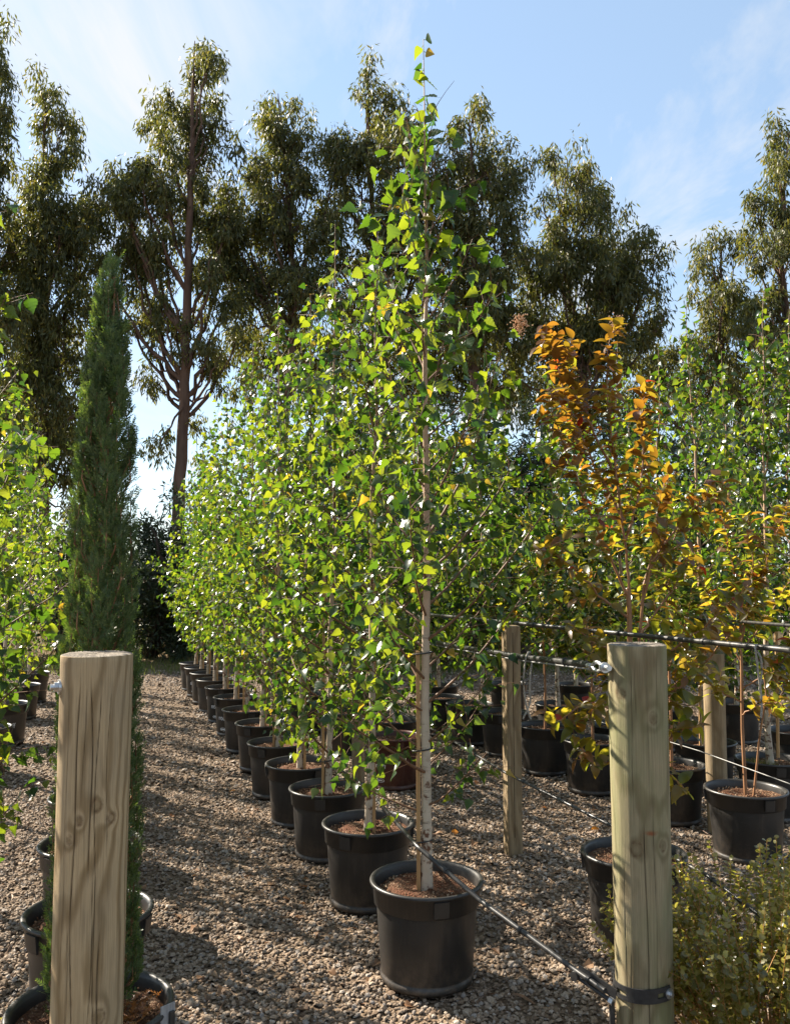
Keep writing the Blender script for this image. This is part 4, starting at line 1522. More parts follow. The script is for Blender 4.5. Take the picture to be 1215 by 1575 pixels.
K1 = on_z(974, 1312, .41)
p = Plant()
base = np.array([K1[0], K1[1], SOIL - .01])
tube(p.trunk, [base, at(972, 1180, K1[1]), at(968, 1060, K1[1]), at(968, 960, K1[1]), at(966, 905, K1[1])], [.017, .015, .014, .013, .012], 10)
tube(p.trunk, [base + np.array([.02, .01, 0]), at(984, 1180, K1[1] + .03), at(976, 1060, K1[1] + .03), at(985, 960, K1[1] + .02), at(990, 900, K1[1])], [.010, .009, .009, .008, .007], 8)
stems = [([(967, 905), (962, 830), (948, 730), (935, 640), (930, 560), (945, 492)], -.05),
         ([(967, 920), (930, 840), (895, 760), (868, 690), (850, 640), (842, 600)], -.25),
         ([(960, 800), (915, 720), (880, 640), (855, 560), (838, 498)], .15),
         ([(940, 720), (905, 650), (880, 600), (868, 560), (880, 520)], .25),
         ([(962, 830), (985, 760), (990, 690), (985, 630), (992, 585)], .2),
         ([(985, 930), (1005, 860), (1045, 800), (1090, 765), (1120, 745)], -.2),
         ([(990, 900), (1010, 830), (1010, 770), (1030, 720)], .3),
         ([(966, 950), (925, 920), (890, 880), (850, 850), (825, 845)], -.15),
         ([(968, 1000), (1020, 1010), (1060, 980), (1110, 940), (1150, 900)], -.3),
         ([(970, 1060), (1010, 1080), (1055, 1050), (1100, 1000), (1130, 970)], -.35),
         ([(972, 1100), (930, 1085), (900, 1080), (872, 1100), (850, 1118)], -.25),
         ([(974, 1130), (1010, 1140), (1040, 1130), (1070, 1115)], -.3),
         ([(974, 1150), (1000, 1170), (1030, 1190), (1055, 1215)], -.25),
         ([(972, 1040), (940, 1000), (905, 985), (880, 960)], -.2),
         ([(980, 980), (1010, 940), (1040, 900), (1060, 850)], .1),
         ([(974, 1190), (950, 1180), (915, 1165), (890, 1150)], -.2)]
px_stems(p, stems, K1[1], .0075, .080, crepe_rule, side_every=.085, pair=.034)
p.finish('crepe_tree', 'bronze and olive leaved tree with upright plumes, behind the green tinged post', 'tree', base, 'bronze leaved trees', T_OH, [M['crepe_leaf'], M['olive_leaf'], M['red_leaf']], M['crepe_bark'], M['crepe_bark'], singles=300, hi=T_OH)
pot(K1, 'black pot mostly hidden behind the green tinged post and the small leaved shrub', rz=2.9)

K2 = on_z(1146, 1214, .41)
p = Plant()
base = np.array([K2[0], K2[1], SOIL - .01])
tube(p.trunk, [base, at(1141, 1120, K2[1]), at(1140, 1030, K2[1]), at(1138, 960, K2[1])], [.013, .011, .010, .009], 8)
tube(p.trunk, [base + np.array([.05, .0, 0]), at(1168, 1130, K2[1] - .05), at(1178, 1070, K2[1] - .1), at(1172, 1020, K2[1] - .1)], [.008, .006, .005, .004], 6)
stems = [([(1138, 960), (1130, 890), (1115, 820), (1105, 760)], .1),
         ([(1138, 980), (1165, 900), (1190, 830), (1212, 770)], -.3),
         ([(1140, 1000), (1180, 950), (1215, 890), (1240, 830)], .1),
         ([(1140, 1020), (1110, 960), (1080, 900), (1060, 840)], .2),
         ([(1140, 1060), (1190, 1030), (1215, 1000), (1240, 960)], -.2),
         ([(1140, 1080), (1100, 1060), (1070, 1030), (1050, 1000)], -.2),
         ([(1138, 1000), (1150, 930), (1160, 860), (1150, 790)], -.3),
         ([(1172, 1030), (1190, 1050), (1205, 1040), (1212, 1060)], -.1),
         ([(1140, 1100), (1165, 1085), (1195, 1080), (1210, 1090)], -.3)]
px_stems(p, stems, K2[1], .006, .084, crepe_rule, side_every=.085, pair=.034)
p.finish('crepe_tree', 'orange leaved tree in the pot at the picture edge, beside the big shrub', 'tree', base, 'bronze leaved trees', T_OH, [M['crepe_leaf'], M['olive_leaf'], M['red_leaf']], M['crepe_bark'], M['crepe_bark'], singles=220, hi=T_OH)
pot(K2, 'black pot with bare mulch standing clear above the small leaved shrub', rz=.72)
# pale seed heads above the plumes
for (px, py, d, nn, lab) in ((800, 498, 4.1, 200, 'pale pink seed head hanging beside the birch twigs'), (948, 500, K1[1], 120, 'brown seed head topping the tallest bronze plume')):
    c = at(px, py, d)
    g = Geo()
    V0, T0 = ico()
    scatter(g, (V0, T0), c + RNG.normal(0, .018, (nn, 3)) * np.array([1, .8, 1.4]) - c, rand_rot(nn), RNG.uniform(.0025, .005, nn))
    t = thing('seed_head', lab, 'seed head', c)
    f = link('seeds', g.mesh('seeds', M['bud']), t)
    f['kind'] = 'stuff'


# ------------------------------------------------------------------ glossy evergreens in the row behind
def bushy_tree(loc, z_lo, z_hi, rad, n_stem, leaf, mats, label, group, tmpl, bark, singles=0, name='glossy_tree', rule=None, side=.12):
    p = Plant()
    loc = np.asarray(loc, float)
    tube(p.trunk, [loc, loc + np.array([.005, 0, (z_lo - loc[2]) * .5 + .1]), loc + np.array([0, 0, z_lo - loc[2] + .2])], [.013, .011, .009], 7)
    for k in range(n_stem):
        az = k * 2.4 + RNG.uniform(-.3, .3)
        u = (k + .5) / n_stem
        zb = z_lo + u * (z_hi - z_lo) * .75
        L = rad * RNG.uniform(.8, 1.25) * (1 - .35 * u)
        o = np.array([math.cos(az), math.sin(az), .75 + .9 * u])
        B = path_points(loc + np.array([0, 0, zb - loc[2]]), o, L * 1.3, 7, .4, .08)
        g = Geo()
        tube(g, B, np.linspace(.006, .0015, 7), 5, cap=False)

        def lv(Q, ln, sz):
            m = max(2, int(ln / .018))
            pos, dr = sample_path(Q, .15 + .85 * (np.arange(m) + .5) / m)
            oo = rand_unit(m)
            oo = norm(oo - dr * np.sum(oo * dr, 1, keepdims=True))
            D = norm(oo * .9 + dr * .5 + np.array([0, 0, -.1]) + RNG.normal(0, .15, (m, 3)))
            N = norm(np.array([0, 0, 1.0]) + RNG.normal(0, .5, (m, 3)))
            p.leaf(pos, D, N, RNG.uniform(.7, 1.15, m) * sz, 0 if rule is None else rule(to_px(pos), m))
        lv(B, L * 1.3, leaf)
        for q in range(int(L / side)):
            s, dr = sample_path(B, [.2 + .75 * RNG.random()])
            W = path_points(s[0], norm(dr[0] + rand_unit(1)[0] * .9), RNG.uniform(.1, .24), 4, .2, .08)
            tube(g, W, np.linspace(.0025, .001, 4), 3, cap=False)
            lv(W, .18, leaf * .9)
        p.branches.append(g)
    # top whip
    B = path_points(loc + np.array([0, 0, z_lo - loc[2] + .1]), (0, 0, 1), z_hi - z_lo, 7, .2, .04)
    g = Geo(); tube(g, B, np.linspace(.009, .0015, 7), 5, cap=False); p.branches.append(g)
    return p.finish(name, label, 'tree', loc, group, tmpl, mats, bark, bark, singles=singles)


def olive_rule(q, m):
    return np.where(RNG.random(m) < .3, 1, 0)


G1 = on_z(911, 1138, .41)
pot(G1, 'black pot tucked behind the green tinged post, under drooping olive leaves', rz=.3)
bushy_tree((G1[0], G1[1], SOIL), .75, 2.1, .50, 15, .085, [M['glossy_leaf'], M['olive_leaf']], 'dark glossy leaved tree in the pot behind the green tinged post', 'glossy evergreens', T_OH, M['crepe_bark'], 80, rule=olive_rule)
G2 = on_z(838, 1116, .41)
pot(G2, 'black pot just behind the square post, with two thin stems', rz=1.3)
bushy_tree((G2[0], G2[1], SOIL), .9, 2.4, .55, 15, .075, [M['glossy_leaf'], M['olive_leaf']], 'olive and yellow leaved tree right behind the square post', 'glossy evergreens', T_OH, M['crepe_bark'], 40, rule=olive_rule)
G3 = on_z(775, 1095, .41)
pot(G3, 'black pot in deep shade behind the open gravel, beyond the square post', rz=.3)
bushy_tree((G3[0], G3[1], SOIL), .6, 1.9, .5, 14, .09, [M['glossy_leaf'], M['olive_leaf']], 'shaded large leaved evergreen beyond the square post', 'glossy evergreens', T_OL, M['crepe_bark'], 0, rule=lambda q, m: np.zeros(m, int))
G4 = on_z(1032, 1172, .41)
pot(G4, 'dark pot beside the green tinged post, under the lowest bronze branch', rz=.1, scale=.96)
bushy_tree((G4[0], G4[1], SOIL), .9, 2.3, .5, 14, .075, [M['glossy_leaf'], M['olive_leaf']], 'olive leaved tree behind the bronze plumes, in the dark pot', 'glossy evergreens', T_OH, M['crepe_bark'], 20, rule=olive_rule)

# pots of the inner rows in the shade
inner = [(606, 1132, 'reddish brown pot in the shade between the first two birch trunks', PMB), (527, 1094, 'black pot in deep shade just behind the round post', PM), (722, 1082, 'shaded black pot in the back row, beyond the open gravel', PM),
         (680, 1072, 'shaded black pot in the back row, close beside the nearest birch trunk', PM), (472, 1068, 'shaded black pot deep behind the third birch', PM)]
inner_xy = []
for px, py, lab, pm in inner:
    P = on_z(px, py, .41)
    pot(P, lab, rz=px, pm=pm)
    inner_xy.append(P)

# ------------------------------------------------------------------ birches standing behind, towards the other side
R1 = on_z(1184, 1168, .41)
pot(R1, 'black pot with grass on its mulch, cut by the picture edge', rz=.4)
right_b = [(R1[0], R1[1], 3.98, .72, 110, 'birch with a pale staked trunk at the edge, in the grassy pot'),
           (2.55, 7.1, 4.15, .70, 60, 'tall birch whose whip rises over the orange leaved tree'),
           (2.05, 7.9, 4.0, .66, 40, 'birch just behind the tallest bronze plume'),
           (3.55, 7.6, 4.25, .75, 20, 'birch half out of frame behind the orange leaved tree'),
           (2.75, 8.9, 4.2, .75, 0, None), (1.75, 9.2, 4.0, .75, 0, None), (3.7, 9.3, 4.3, .8, 0, None),
           (1.0, 9.6, 3.9, .75, 0, None), (.35, 9.0, 3.9, .75, 0, None), (-.02, 8.2, 3.8, .7, 0, None), (.55, 10.8, 4.1, .8, 0, None), (1.45, 11.0, 4.1, .8, 0, None), (2.3, 10.9, 4.2, .8, 0, None),
           (3.2, 11.2, 4.3, .8, 0, None), (4.2, 11.0, 4.4, .8, 0, None), (-.75, 9.9, 4.0, .75, 0, None), (-1.3, 11.6, 4.1, .8, 0, None), (-.4, 12.2, 4.1, .85, 0, None)]
for k, (x, y, h, cr, sg, lab) in enumerate(right_b):
    base = (x, y, SOIL - .01)
    b = birch(base, h, cr, z0=.75, nb=50 if k < 4 else 42, size=(.050, .066) if k < 4 else (.07, .09), step=.034 if k < 4 else .045, tw=.05, lod=1 if k < 4 else 2, lean=(RNG.uniform(-.08, .08), 0))
    b.finish('birch_tree', lab or 'slender birch lost in the dense green stand behind the bronze trees', 'tree', base, 'birches of the stand behind', T_BM if k < 1 else T_BL, [M['birch_leaf']], M['twig'], M['bark'], singles=sg, hi=T_BH)
    if k and all((o.location.x - x) ** 2 + (o.location.y - y) ** 2 > .3 for o in SC.objects if o.name.startswith('nursery_pot')):
        pot((x, y), ['', 'black pot in shade behind the orange leaved tree', 'black pot in shade behind the tallest bronze tree', 'black pot beyond the picture edge behind the orange leaved tree'][k] if k < 4 else 'black pot lost in the shade under the birch stand', rz=x, full=False, group='pots under the birch stand' if k >= 4 else 'large black nursery pots')
# stakes behind the bronze trees
for (px, pya, pyb, d, lab) in ((1196, 955, 1165, R1[1] - .05, 'pale wooden stake tied to the birch trunk at the edge'), (1077, 905, 1150, 7.0, 'thin pale stake standing behind the orange leaved tree')):
    a, b = at(px, pyb, d), at(px - 3, pya, d)
    t = thing('wooden_stake', lab, 'stake', a)
    g = Geo()
    tube(g, [np.zeros(3), b - a], .012, 6)
    link('rod', g.mesh('rod', M['stake']), t)

# ------------------------------------------------------------------ small leaved shrubs low in front
def shrub(center, rad, hgt, n_stem, label, leaf=.0215, singles=0, z0=.0):
    p = Plant()
    c = np.asarray(center, float)
    for k in range(n_stem):
        az = RNG.uniform(0, 6.283)
        rr = RNG.random() ** .5
        e = c + np.array([math.cos(az) * rad * rr, math.sin(az) * rad * rr, hgt * (1 - .45 * rr * rr) * RNG.uniform(.75, 1.12)])
        s = c + np.array([math.cos(az) * rad * rr * .35, math.sin(az) * rad * rr * .35, z0])
        W = np.array([s, s + (e - s) * .45 + RNG.normal(0, .02, 3), e])
        S, _ = sample_path(W, np.linspace(0, 1, 9))
        for _ in range(2):
            S[1:-1] = (S[:-2] + 2 * S[1:-1] + S[2:]) / 4
        g = Geo()
        tube(g, S, np.linspace(.0035, .0012, 9), 4, cap=False)

        def lv(Q, ln, t0):
            m = max(3, int(ln * (1 - t0) / .0145))
            pos, dr = sample_path(Q, t0 + (1 - t0) * (np.arange(m) + .5) / m)
            oo = rand_unit(m)
            oo = norm(oo - dr * np.sum(oo * dr, 1, keepdims=True))
            for s_ in (1, -1):
                D = norm(oo * s_ * .9 + dr * .55 + RNG.normal(0, .15, (m, 3)))
                N = norm(dr * .7 + np.array([0, 0, .5]) + RNG.normal(0, .5, (m, 3)))
                p.leaf(pos, D, N, RNG.uniform(.65, 1.2, m) * leaf)
        L = np.linalg.norm(e - s)
        lv(S, L, .35)
        for q in range(5):
            b, dr = sample_path(S, [RNG.uniform(.3, .9)])
            T_ = path_points(b[0], norm(dr[0] + rand_unit(1)[0] * .8), RNG.uniform(.06, .15), 4, .3, .08)
            tube(g, T_, np.linspace(.0018, .0009, 4), 3, cap=False)
            lv(T_, .10, .2)
        p.branches.append(g)
    return p.finish('leafy_shrub', label, 'shrub', c, 'small leaved shrubs', T_RD, [M['bush_leaf']], M['bush_twig'], M['bush_twig'], singles=singles, hi=T_RH)


shrub((1.36, 3.22, .02), .64, .70, 140, 'wide shrub of tiny round olive leaves at the foot of the green tinged post', singles=300)
shrub((-1.36, 2.5, .02), .30, .52, 60, 'small round leaved shrub cut off in the corner below the conifer', singles=60)

# ------------------------------------------------------------------ gum trees behind
def gum_leaf():
    V = np.array([[0, 0, 0], [-.09, .3, .03], [.09, .32, .03], [-.07, .68, .0], [.07, .68, .0], [.03, 1, -.08]], float)
    T = np.array([[0, 2, 1], [1, 2, 4], [1, 4, 3], [3, 4, 5]])
    return V, T


def gum_leaf2():
    V = np.array([[0, 0, 0], [-.12, .42, .03], [.12, .45, .03], [.03, 1, -.06]], float)
    T = np.array([[0, 2, 1], [1, 2, 3]])
    return V, T


T_GUM = [gum_leaf2()]


def gum(lobes, d, base_px, label, group, fork=None, clump_px=17, per=95, size=(.15, .27), trunk_r=.17, mat='euc_leaf', bark='euc_bark', name='gum_tree', lead=True, base_py=978, fill=1.0, hang=1.0, grow=.90, ragged=True):
    """lobes: (x, y, half width, half height) of the crown's masses in photo pixels, placed at distance d"""
    p = Plant()
    k = d / F
    base = at(base_px, base_py, d)
    base[2] = -.05
    if fork is None:
        fork = (base_px + (lobes[-1][0] - base_px) * .3, max(l[1] for l in lobes) + 20)
    fk = at(fork[0], fork[1], d)
    l0 = lobes[0]
    topc = at(l0[0], l0[1] - l0[3] * .5, d)
    mid = fk * .5 + topc * .5 + np.array([RNG.normal(0, .25), RNG.normal(0, .3), 0])
    LD, _ = sample_path(np.array([base, base * .5 + fk * .5 + np.array([RNG.normal(0, .2), 0, 0]), fk, mid, topc]), np.linspace(0, 1, 34))
    for _ in range(4):
        LD[1:-1] = (LD[:-2] + 2 * LD[1:-1] + LD[2:]) / 4
    LD[1:-1] += RNG.normal(0, .02, (32, 3))
    hz = (LD[:, 2] - LD[0, 2]) / (LD[-1, 2] - LD[0, 2])
    LR_ = trunk_r * (1 - hz) ** .75 + .012
    tube(p.trunk, LD, LR_, 9)
    extra = []
    lobes = [tuple(l) + (1.0,) * (5 - len(l)) for l in lobes]
    for q_, (lx, ly, rx, ry, dn) in enumerate(lobes):
        for _ in range(2 if ragged and dn >= 1 else 0):
            ea = RNG.uniform(0, 6.283) if q_ > 1 else RNG.uniform(.2, 2.9)
            f = RNG.uniform(.34, .5)
            extra.append((lx + math.cos(ea) * rx * .92, ly + math.sin(ea) * ry * .92, rx * f, ry * f, 1.0))
    for (lx, ly, rx, ry, dn) in list(lobes) + extra:
        rx, ry = rx * grow, ry * grow
        c = at(lx, ly, d) + np.array([0, RNG.normal(0, .5), 0])
        tip = c + np.array([RNG.normal(0, .1), 0, ry * k * .75])
        hd = np.linalg.norm(c[:2] - fk[:2])
        zs = max(fk[2] - .4 + RNG.uniform(-.6, .8), c[2] - 1.2 - hd * 1.5)
        j = min(int(np.argmin(abs(LD[:, 2] - zs))), 30)
        s0 = LD[j]
        m1 = s0 * .6 + c * .4 + np.array([(c[0] - s0[0]) * .12, RNG.normal(0, .12), -.1])
        S, _ = sample_path(np.array([s0, m1, c, tip]), np.linspace(0, 1, 14))
        for _ in range(3):
            S[1:-1] = (S[:-2] + 2 * S[1:-1] + S[2:]) / 4
        S[1:-1] += RNG.normal(0, .045, (12, 3))
        g = Geo()
        r_l = min(LR_[j] * .5, .015 + .022 * np.linalg.norm(tip - s0) ** .8)
        tube(g, S, np.linspace(r_l, .008, 14), 5, cap=False)
        area = rx * ry * math.pi
        nc = max(3, int(area / (clump_px * clump_px * 1.25) * fill * dn))
        depth = min(1.0, .75)
        for q in range(nc):
            v = np.clip(RNG.normal(0, .52, 3), -1.25, 1.25)
            cc = c + np.array([v[0] * rx * k, v[1] * max(rx, 45) * k * depth, v[2] * ry * k])
            s, _ = sample_path(S, [np.clip(.35 + .6 * RNG.random(), 0, 1)])
            s = S[np.argmin(np.linalg.norm(S[3:] - (cc - np.array([0, 0, .5])), axis=1)) + 3]
            tw = np.array([s, (s + cc) / 2 + np.array([0, 0, .12]), cc])
            W, _ = sample_path(tw, np.linspace(0, 1, 5))
            tube(g, W, np.linspace(.016, .005, 5), 3, cap=False)
            m = int(per * RNG.uniform(.35, 1.5))
            cr = clump_px * k * RNG.uniform(.75, 1.25)
            w = rand_unit(m) * (RNG.random((m, 1)) ** .6)
            w[: m // 5] *= 1.2
            pos = cc + w * np.array([cr, cr, cr * 1.35]) + np.array([0, 0, cr * .2])
            D = norm(np.array([0, 0, -1.0 * hang]) + RNG.normal(0, .42, (m, 3)) + w * .35)
            p.leaf(pos, D, rand_unit(m), RNG.uniform(size[0], size[1], m))
        p.branches.append(g)
    return p.finish(name, label, 'tree', base, group, T_GUM, [M[mat]], M[bark], M[bark])


GG = 'gum trees along the skyline'
gum([(-5, 110, 32, 75), (-15, 210, 52, 90), (-30, 330, 75, 110), (-40, 460, 80, 100)], 24, -30, 'gum tree rising highest at the picture edge, half cut off', GG)
gum([(72, 175, 32, 52), (75, 255, 48, 62), (112, 330, 45, 60), (60, 370, 85, 85), (120, 420, 78, 85), (40, 480, 75, 80), (95, 530, 82, 85), (60, 610, 60, 70)], 25.5, 95, 'broad dark gum tree behind the tall conifer, with a ragged top', GG, fork=(70, 640), fill=1.15)
gum([(300, 88, 36, 50), (282, 150, 55, 58), (290, 225, 66, 70), (262, 300, 72, 65), (190, 310, 40, 60), (312, 320, 56, 72), (205, 390, 60, 60), (255, 400, 60, 66), (335, 400, 48, 66), (215, 460, 40, 45), (345, 470, 36, 50), (318, 540, 26, 28), (240, 505, 30, 18), (235, 590, 20, 40, .3), (325, 590, 20, 36, .4), (250, 690, 24, 40, .25), (295, 510, 60, 45, .35), (228, 545, 30, 40, .3), (300, 660, 22, 50, .4)], 25, 270, 'tall gum tree with red brown limbs forking in front of clear sky', GG, fork=(284, 610), trunk_r=.21)
gum([(428, 165, 38, 42), (430, 225, 55, 55), (405, 270, 34, 44), (440, 300, 66, 65), (350, 330, 34, 55), (355, 420, 40, 60), (505, 300, 34, 60), (385, 350, 42, 50), (440, 385, 72, 72), (400, 450, 55, 60), (460, 470, 60, 60)], 26, 452, 'gum tree with a rounded point, between the forked gum and the front birch', GG)
gum([(566, 142, 36, 36), (590, 195, 58, 50), (545, 240, 40, 50), (612, 270, 62, 70), (672, 300, 36, 60), (560, 330, 62, 75), (505, 400, 45, 70), (620, 380, 66, 70), (668, 390, 45, 70), (560, 430, 66, 66), (610, 480, 80, 66)], 25.5, 588, 'gum tree directly behind the top of the front birch', GG)
gum([(722, 192, 30, 38), (742, 250, 50, 55), (772, 300, 42, 60), (720, 330, 55, 66), (765, 390, 58, 70), (712, 430, 66, 70), (760, 480, 70, 70), (690, 520, 60, 60)], 25, 745, 'gum tree just beyond the tip of the front birch, sloping at its far side', GG)
gum([(872, 262, 30, 34), (918, 285, 28, 38), (885, 330, 58, 50), (935, 375, 55, 62), (868, 400, 52, 60), (818, 440, 34, 66), (812, 530, 45, 60), (975, 415, 42, 58), (920, 450, 80, 66), (995, 460, 34, 52), (860, 490, 60, 62), (960, 510, 66, 56), (890, 560, 70, 50)], 26, 905, 'broad domed gum tree above the bronze plumes', GG, fill=1.1)
gum([(1105, 372, 26, 30), (1100, 430, 30, 36), (1118, 480, 36, 40), (1085, 500, 44, 44), (1110, 560, 55, 50)], 27, 1108, 'slim small topped gum tree standing apart near the edge', GG, trunk_r=.16)
gum([(1212, 225, 30, 42), (1196, 290, 34, 42), (1225, 350, 55, 60), (1190, 400, 40, 48), (1215, 470, 66, 66), (1175, 530, 50, 52), (1230, 570, 60, 60)], 25, 1222, 'tall gum tree cut by the picture edge, beyond the slim gum', GG)
gum([(385, 540, 50, 55), (440, 560, 60, 60), (510, 550, 70, 70), (590, 570, 80, 70), (670, 580, 80, 70), (750, 570, 80, 70)], 28, 540, 'low dark gum tree showing between the birch crowns', GG, trunk_r=.2)
gum([(820, 600, 80, 66), (910, 620, 90, 60), (1000, 580, 60, 60), (1070, 590, 70, 60), (1150, 620, 80, 70), (1210, 640, 70, 70)], 28.5, 990, 'low dark gum tree showing above the far birches behind the bronze plumes', GG, trunk_r=.2)
gum([(30, 560, 60, 80), (0, 640, 80, 80), (90, 660, 70, 70), (30, 720, 80, 70), (120, 740, 60, 60)], 27, 20, 'low dark gum tree behind the edge birches and the conifer', GG, trunk_r=.2)
# dark shrubs at the end of the path
SG = 'dark shrubs at the end of the path'
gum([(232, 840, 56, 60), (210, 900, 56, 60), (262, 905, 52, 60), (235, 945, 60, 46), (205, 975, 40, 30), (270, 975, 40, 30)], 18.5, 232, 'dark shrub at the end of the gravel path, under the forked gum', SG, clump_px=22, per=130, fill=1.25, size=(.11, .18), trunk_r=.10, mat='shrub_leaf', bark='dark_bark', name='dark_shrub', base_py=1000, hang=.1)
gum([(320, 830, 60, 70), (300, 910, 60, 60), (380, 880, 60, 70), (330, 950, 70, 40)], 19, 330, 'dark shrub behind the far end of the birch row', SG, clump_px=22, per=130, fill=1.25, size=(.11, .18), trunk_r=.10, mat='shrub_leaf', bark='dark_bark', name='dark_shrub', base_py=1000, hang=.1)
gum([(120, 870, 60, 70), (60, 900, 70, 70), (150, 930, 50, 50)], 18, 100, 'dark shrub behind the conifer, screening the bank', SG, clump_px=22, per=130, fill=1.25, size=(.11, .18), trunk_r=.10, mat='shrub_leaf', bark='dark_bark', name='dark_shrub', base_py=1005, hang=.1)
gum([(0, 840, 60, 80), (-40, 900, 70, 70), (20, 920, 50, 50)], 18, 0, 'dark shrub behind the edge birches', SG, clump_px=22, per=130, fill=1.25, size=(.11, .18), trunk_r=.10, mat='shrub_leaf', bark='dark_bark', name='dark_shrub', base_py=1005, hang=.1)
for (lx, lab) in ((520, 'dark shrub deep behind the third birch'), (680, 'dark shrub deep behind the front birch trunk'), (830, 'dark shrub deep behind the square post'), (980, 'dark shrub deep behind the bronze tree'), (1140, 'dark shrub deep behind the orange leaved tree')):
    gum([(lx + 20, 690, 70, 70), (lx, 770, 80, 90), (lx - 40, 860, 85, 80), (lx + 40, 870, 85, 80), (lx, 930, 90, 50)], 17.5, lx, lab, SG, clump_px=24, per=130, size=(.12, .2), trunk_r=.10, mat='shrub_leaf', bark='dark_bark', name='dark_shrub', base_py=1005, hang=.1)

# ------------------------------------------------------------------ fallen leaves
CURVED = strip_leaf([(0, 0), (.07, .2), (.085, .45), (.06, .75), (0, 1)], .5, .35, .03)


def fallen(label, px, py, size, mat, tmpl, az, tilt=(0, 0), zoff=.012, cat='leaf'):
    P = on_z(px, py, .0)
    P[2] = gz(P[0], P[1]) + zoff + .012
    D = np.array([[math.cos(az), math.sin(az), tilt[0]]])
    N = np.array([[tilt[1], -.2, 1.0]])
    R = frames(D, N)[0]
    g = Geo().add((tmpl[0] * size) @ R.T, tmpl[1])
    o = link('fallen_leaf', g.mesh('fallen_leaf', M[mat], True), None, tuple(P))
    tag(o, label, cat, 'fallen leaves on the gravel')


fallen('curved tan dead gum leaf leaning on the foot of the front pot', 712, 1512, .13, 'dead_leaf', CURVED, 1.3, (.75, .5))
fallen('long brown gum leaf on the gravel beyond the front pot', 786, 1532, .12, 'dead_leaf', CURVED, -.5, (.05, .2))
fallen('upright bright orange leaf on the gravel beyond the front pot', 699, 1286, .055, 'orange_leaf', T_BH[1], 1.4, (.7, .2))
fallen('flat orange brown leaf beside the upright orange one', 682, 1282, .06, 'dead_leaf', T_OH[1], 3.0, (.15, .2))
fallen('orange leaf on the gravel close to the green tinged post', 908, 1278, .085, 'orange_leaf', T_OH[1], .1, (.1, .3))
fallen('yellow leaf curled beside the path edge pots', 388, 1212, .075, 'orange_leaf', T_BH[1], .3, (.35, .3))
fallen('small orange leaf on the path left of the yellow one', 362, 1218, .05, 'orange_leaf', T_OH[1], 2.8, (.1, .2))
fallen('pale curled leaf lying in the shadow stripe on the path', 447, 1523, .085, 'dead_leaf', CURVED, .05, (.08, .2))
fallen('orange leaf on the far path beside the black pots', 287, 1068, .12, 'orange_leaf', T_OH[0], .4, (.2, .2))
n = 520
g = Geo()
y = RNG.uniform(3.0, 9.5, n); x = RNG.uniform(-.5, .5, n) * y
a = RNG.uniform(0, 6.283, n)
for k, T_ in enumerate((CURVED, T_BL[1])):
    s = np.arange(n) % 2 == k
    m = s.sum()
    scatter(g, T_, np.c_[x[s], y[s], gz(x[s], y[s]) + .016], frames(np.c_[np.cos(a[s]), np.sin(a[s]), RNG.normal(0, .15, m)], np.c_[RNG.normal(0, .3, (m, 2)), np.ones(m)]), RNG.uniform(.025, .075, m))
tag(link('leaf_litter', g.mesh('leaf_litter', M['dead_leaf'])), 'scattered dry leaves and bark strips over the gravel', 'litter', None, 'stuff')
# thin twigs
g = Geo()
for k in range(60):
    yy = RNG.uniform(3.0, 8); xx = RNG.uniform(-.5, .5) * yy
    aa = RNG.uniform(0, 6.283); L = RNG.uniform(.05, .16)
    p0 = np.array([xx, yy, gz(xx, yy) + .016])
    dd = np.array([math.cos(aa), math.sin(aa), 0]) * L
    tube(g, [p0, p0 + dd * .5 + np.array([0, 0, .008]), p0 + dd], .0018, 4)
tag(link('twig_litter', g.mesh('twig_litter', M['twig'])), 'thin dry twigs scattered over the gravel', 'litter', None, 'stuff')

# grass tuft on the mulch of the edge pot
n = 240
g = Geo()
a = RNG.uniform(0, 6.283, n); r = .12 * np.sqrt(RNG.random(n))
T_ = (np.array([[-.03, 0, 0], [.03, 0, 0], [0, 1, .15]]), np.array([[0, 1, 2]]))
scatter(g, T_, np.c_[R1[0] - .10 + r * np.cos(a), R1[1] - .06 + r * np.sin(a), np.full(n, SOIL)], frames(np.c_[RNG.normal(0, .6, (n, 2)), np.ones(n)], rand_unit(n)), RNG.uniform(.03, .07, n))
tag(link('pot_grass', g.mesh('pot_grass', M['green_grass'])), 'tuft of green grass growing on the mulch at the edge', 'grass', None, 'stuff')


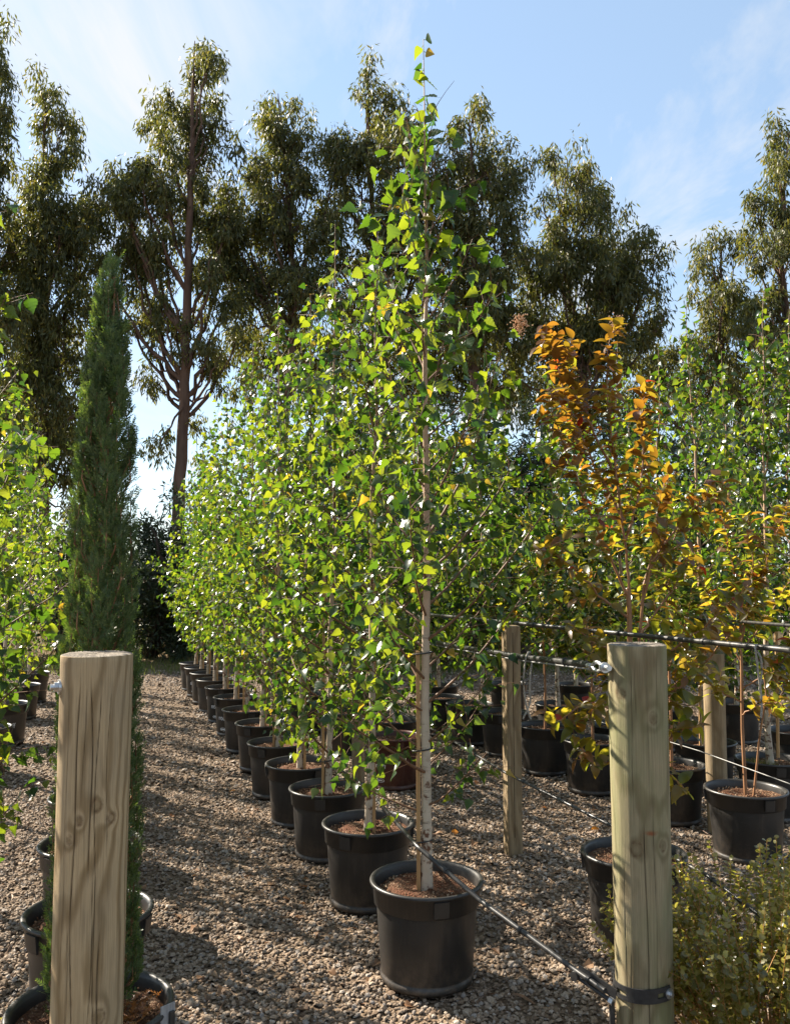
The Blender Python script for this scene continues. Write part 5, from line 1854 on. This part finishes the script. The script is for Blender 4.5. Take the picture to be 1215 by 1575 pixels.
# ------------------------------------------------------------------ white print on the far pots
def print_on(pot_xy, text, ang, z, size, oval=True):
    cu = bpy.data.curves.new('lettering', 'FONT')
    cu.body = text
    cu.size = size
    cu.align_x = 'CENTER'
    cu.resolution_u = 2
    tmp = bpy.data.objects.new('lettering_tmp', cu)
    COL.objects.link(tmp)
    dg = bpy.context.evaluated_depsgraph_get()
    me = bpy.data.meshes.new_from_object(tmp.evaluated_get(dg))
    bpy.data.objects.remove(tmp)
    co = np.zeros(len(me.vertices) * 3, np.float32)
    me.vertices.foreach_get('co', co)
    co = co.reshape(-1, 3)
    r = .2065 + .02 * (z / .33)

    def wrap(x, y, extra=.0015):
        rr = .204 + .020 * ((z + y - .04) / .29) + extra
        return np.stack([rr * np.cos(ang + x / r), rr * np.sin(ang + x / r), z + y], -1)
    me.vertices.foreach_set('co', wrap(co[:, 0], co[:, 1]).astype(np.float32).ravel())
    me.materials.clear(); me.materials.append(M['print'])
    me.update()
    target = min((o for o in SC.objects if o.name.startswith('nursery_pot')), key=lambda o: (o.location.x - pot_xy[0]) ** 2 + (o.location.y - pot_xy[1]) ** 2)
    rz = target.rotation_euler.z
    lt = link('lettering', me, target)
    lt.rotation_euler = (0, 0, -rz)
    if oval:
        g = Geo()
        a = np.linspace(0, 6.283, 28, endpoint=False)
        for (s0, s1) in ((1.0, .82), (.6, .0)):
            outer = wrap(.045 * s0 * np.cos(a), -.10 + .018 * s0 * np.sin(a))
            inner_ = wrap(.045 * s1 * np.cos(a), -.10 + .018 * s1 * np.sin(a))
            k = np.arange(28); k2 = (k + 1) % 28
            if s1 == 0:
                continue
            g.add(np.vstack([outer, inner_]), np.stack([k, k2, k2 + 28, k + 28], 1))
        xx = np.linspace(-.026, .026, 8)
        g.add(np.vstack([wrap(xx, -.106 + 0 * xx), wrap(xx, -.094 + 0 * xx)]), np.stack([np.arange(7), np.arange(1, 8), np.arange(9, 16), np.arange(8, 15)], 1))
        ov = link('emblem', g.mesh('emblem', M['print']), target)
        ov.rotation_euler = (0, 0, -rz)


for k, txt, da in ((9, 'nttoc', -.15), (8, 'nteff', -.55), (7, 'nteff', -.7), (11, 'nteff', -.5)):
    P = row[k]
    print_on(P, txt, facing(P[:2]) + da, .18, .075)
print_on((-4.2, 9.2), 'nteff', facing((-4.2, 9.2)) + .2, .18, .075)
print_on(inner_xy[0], 'nteff', facing(inner_xy[0][:2]) - .6, .18, .07)
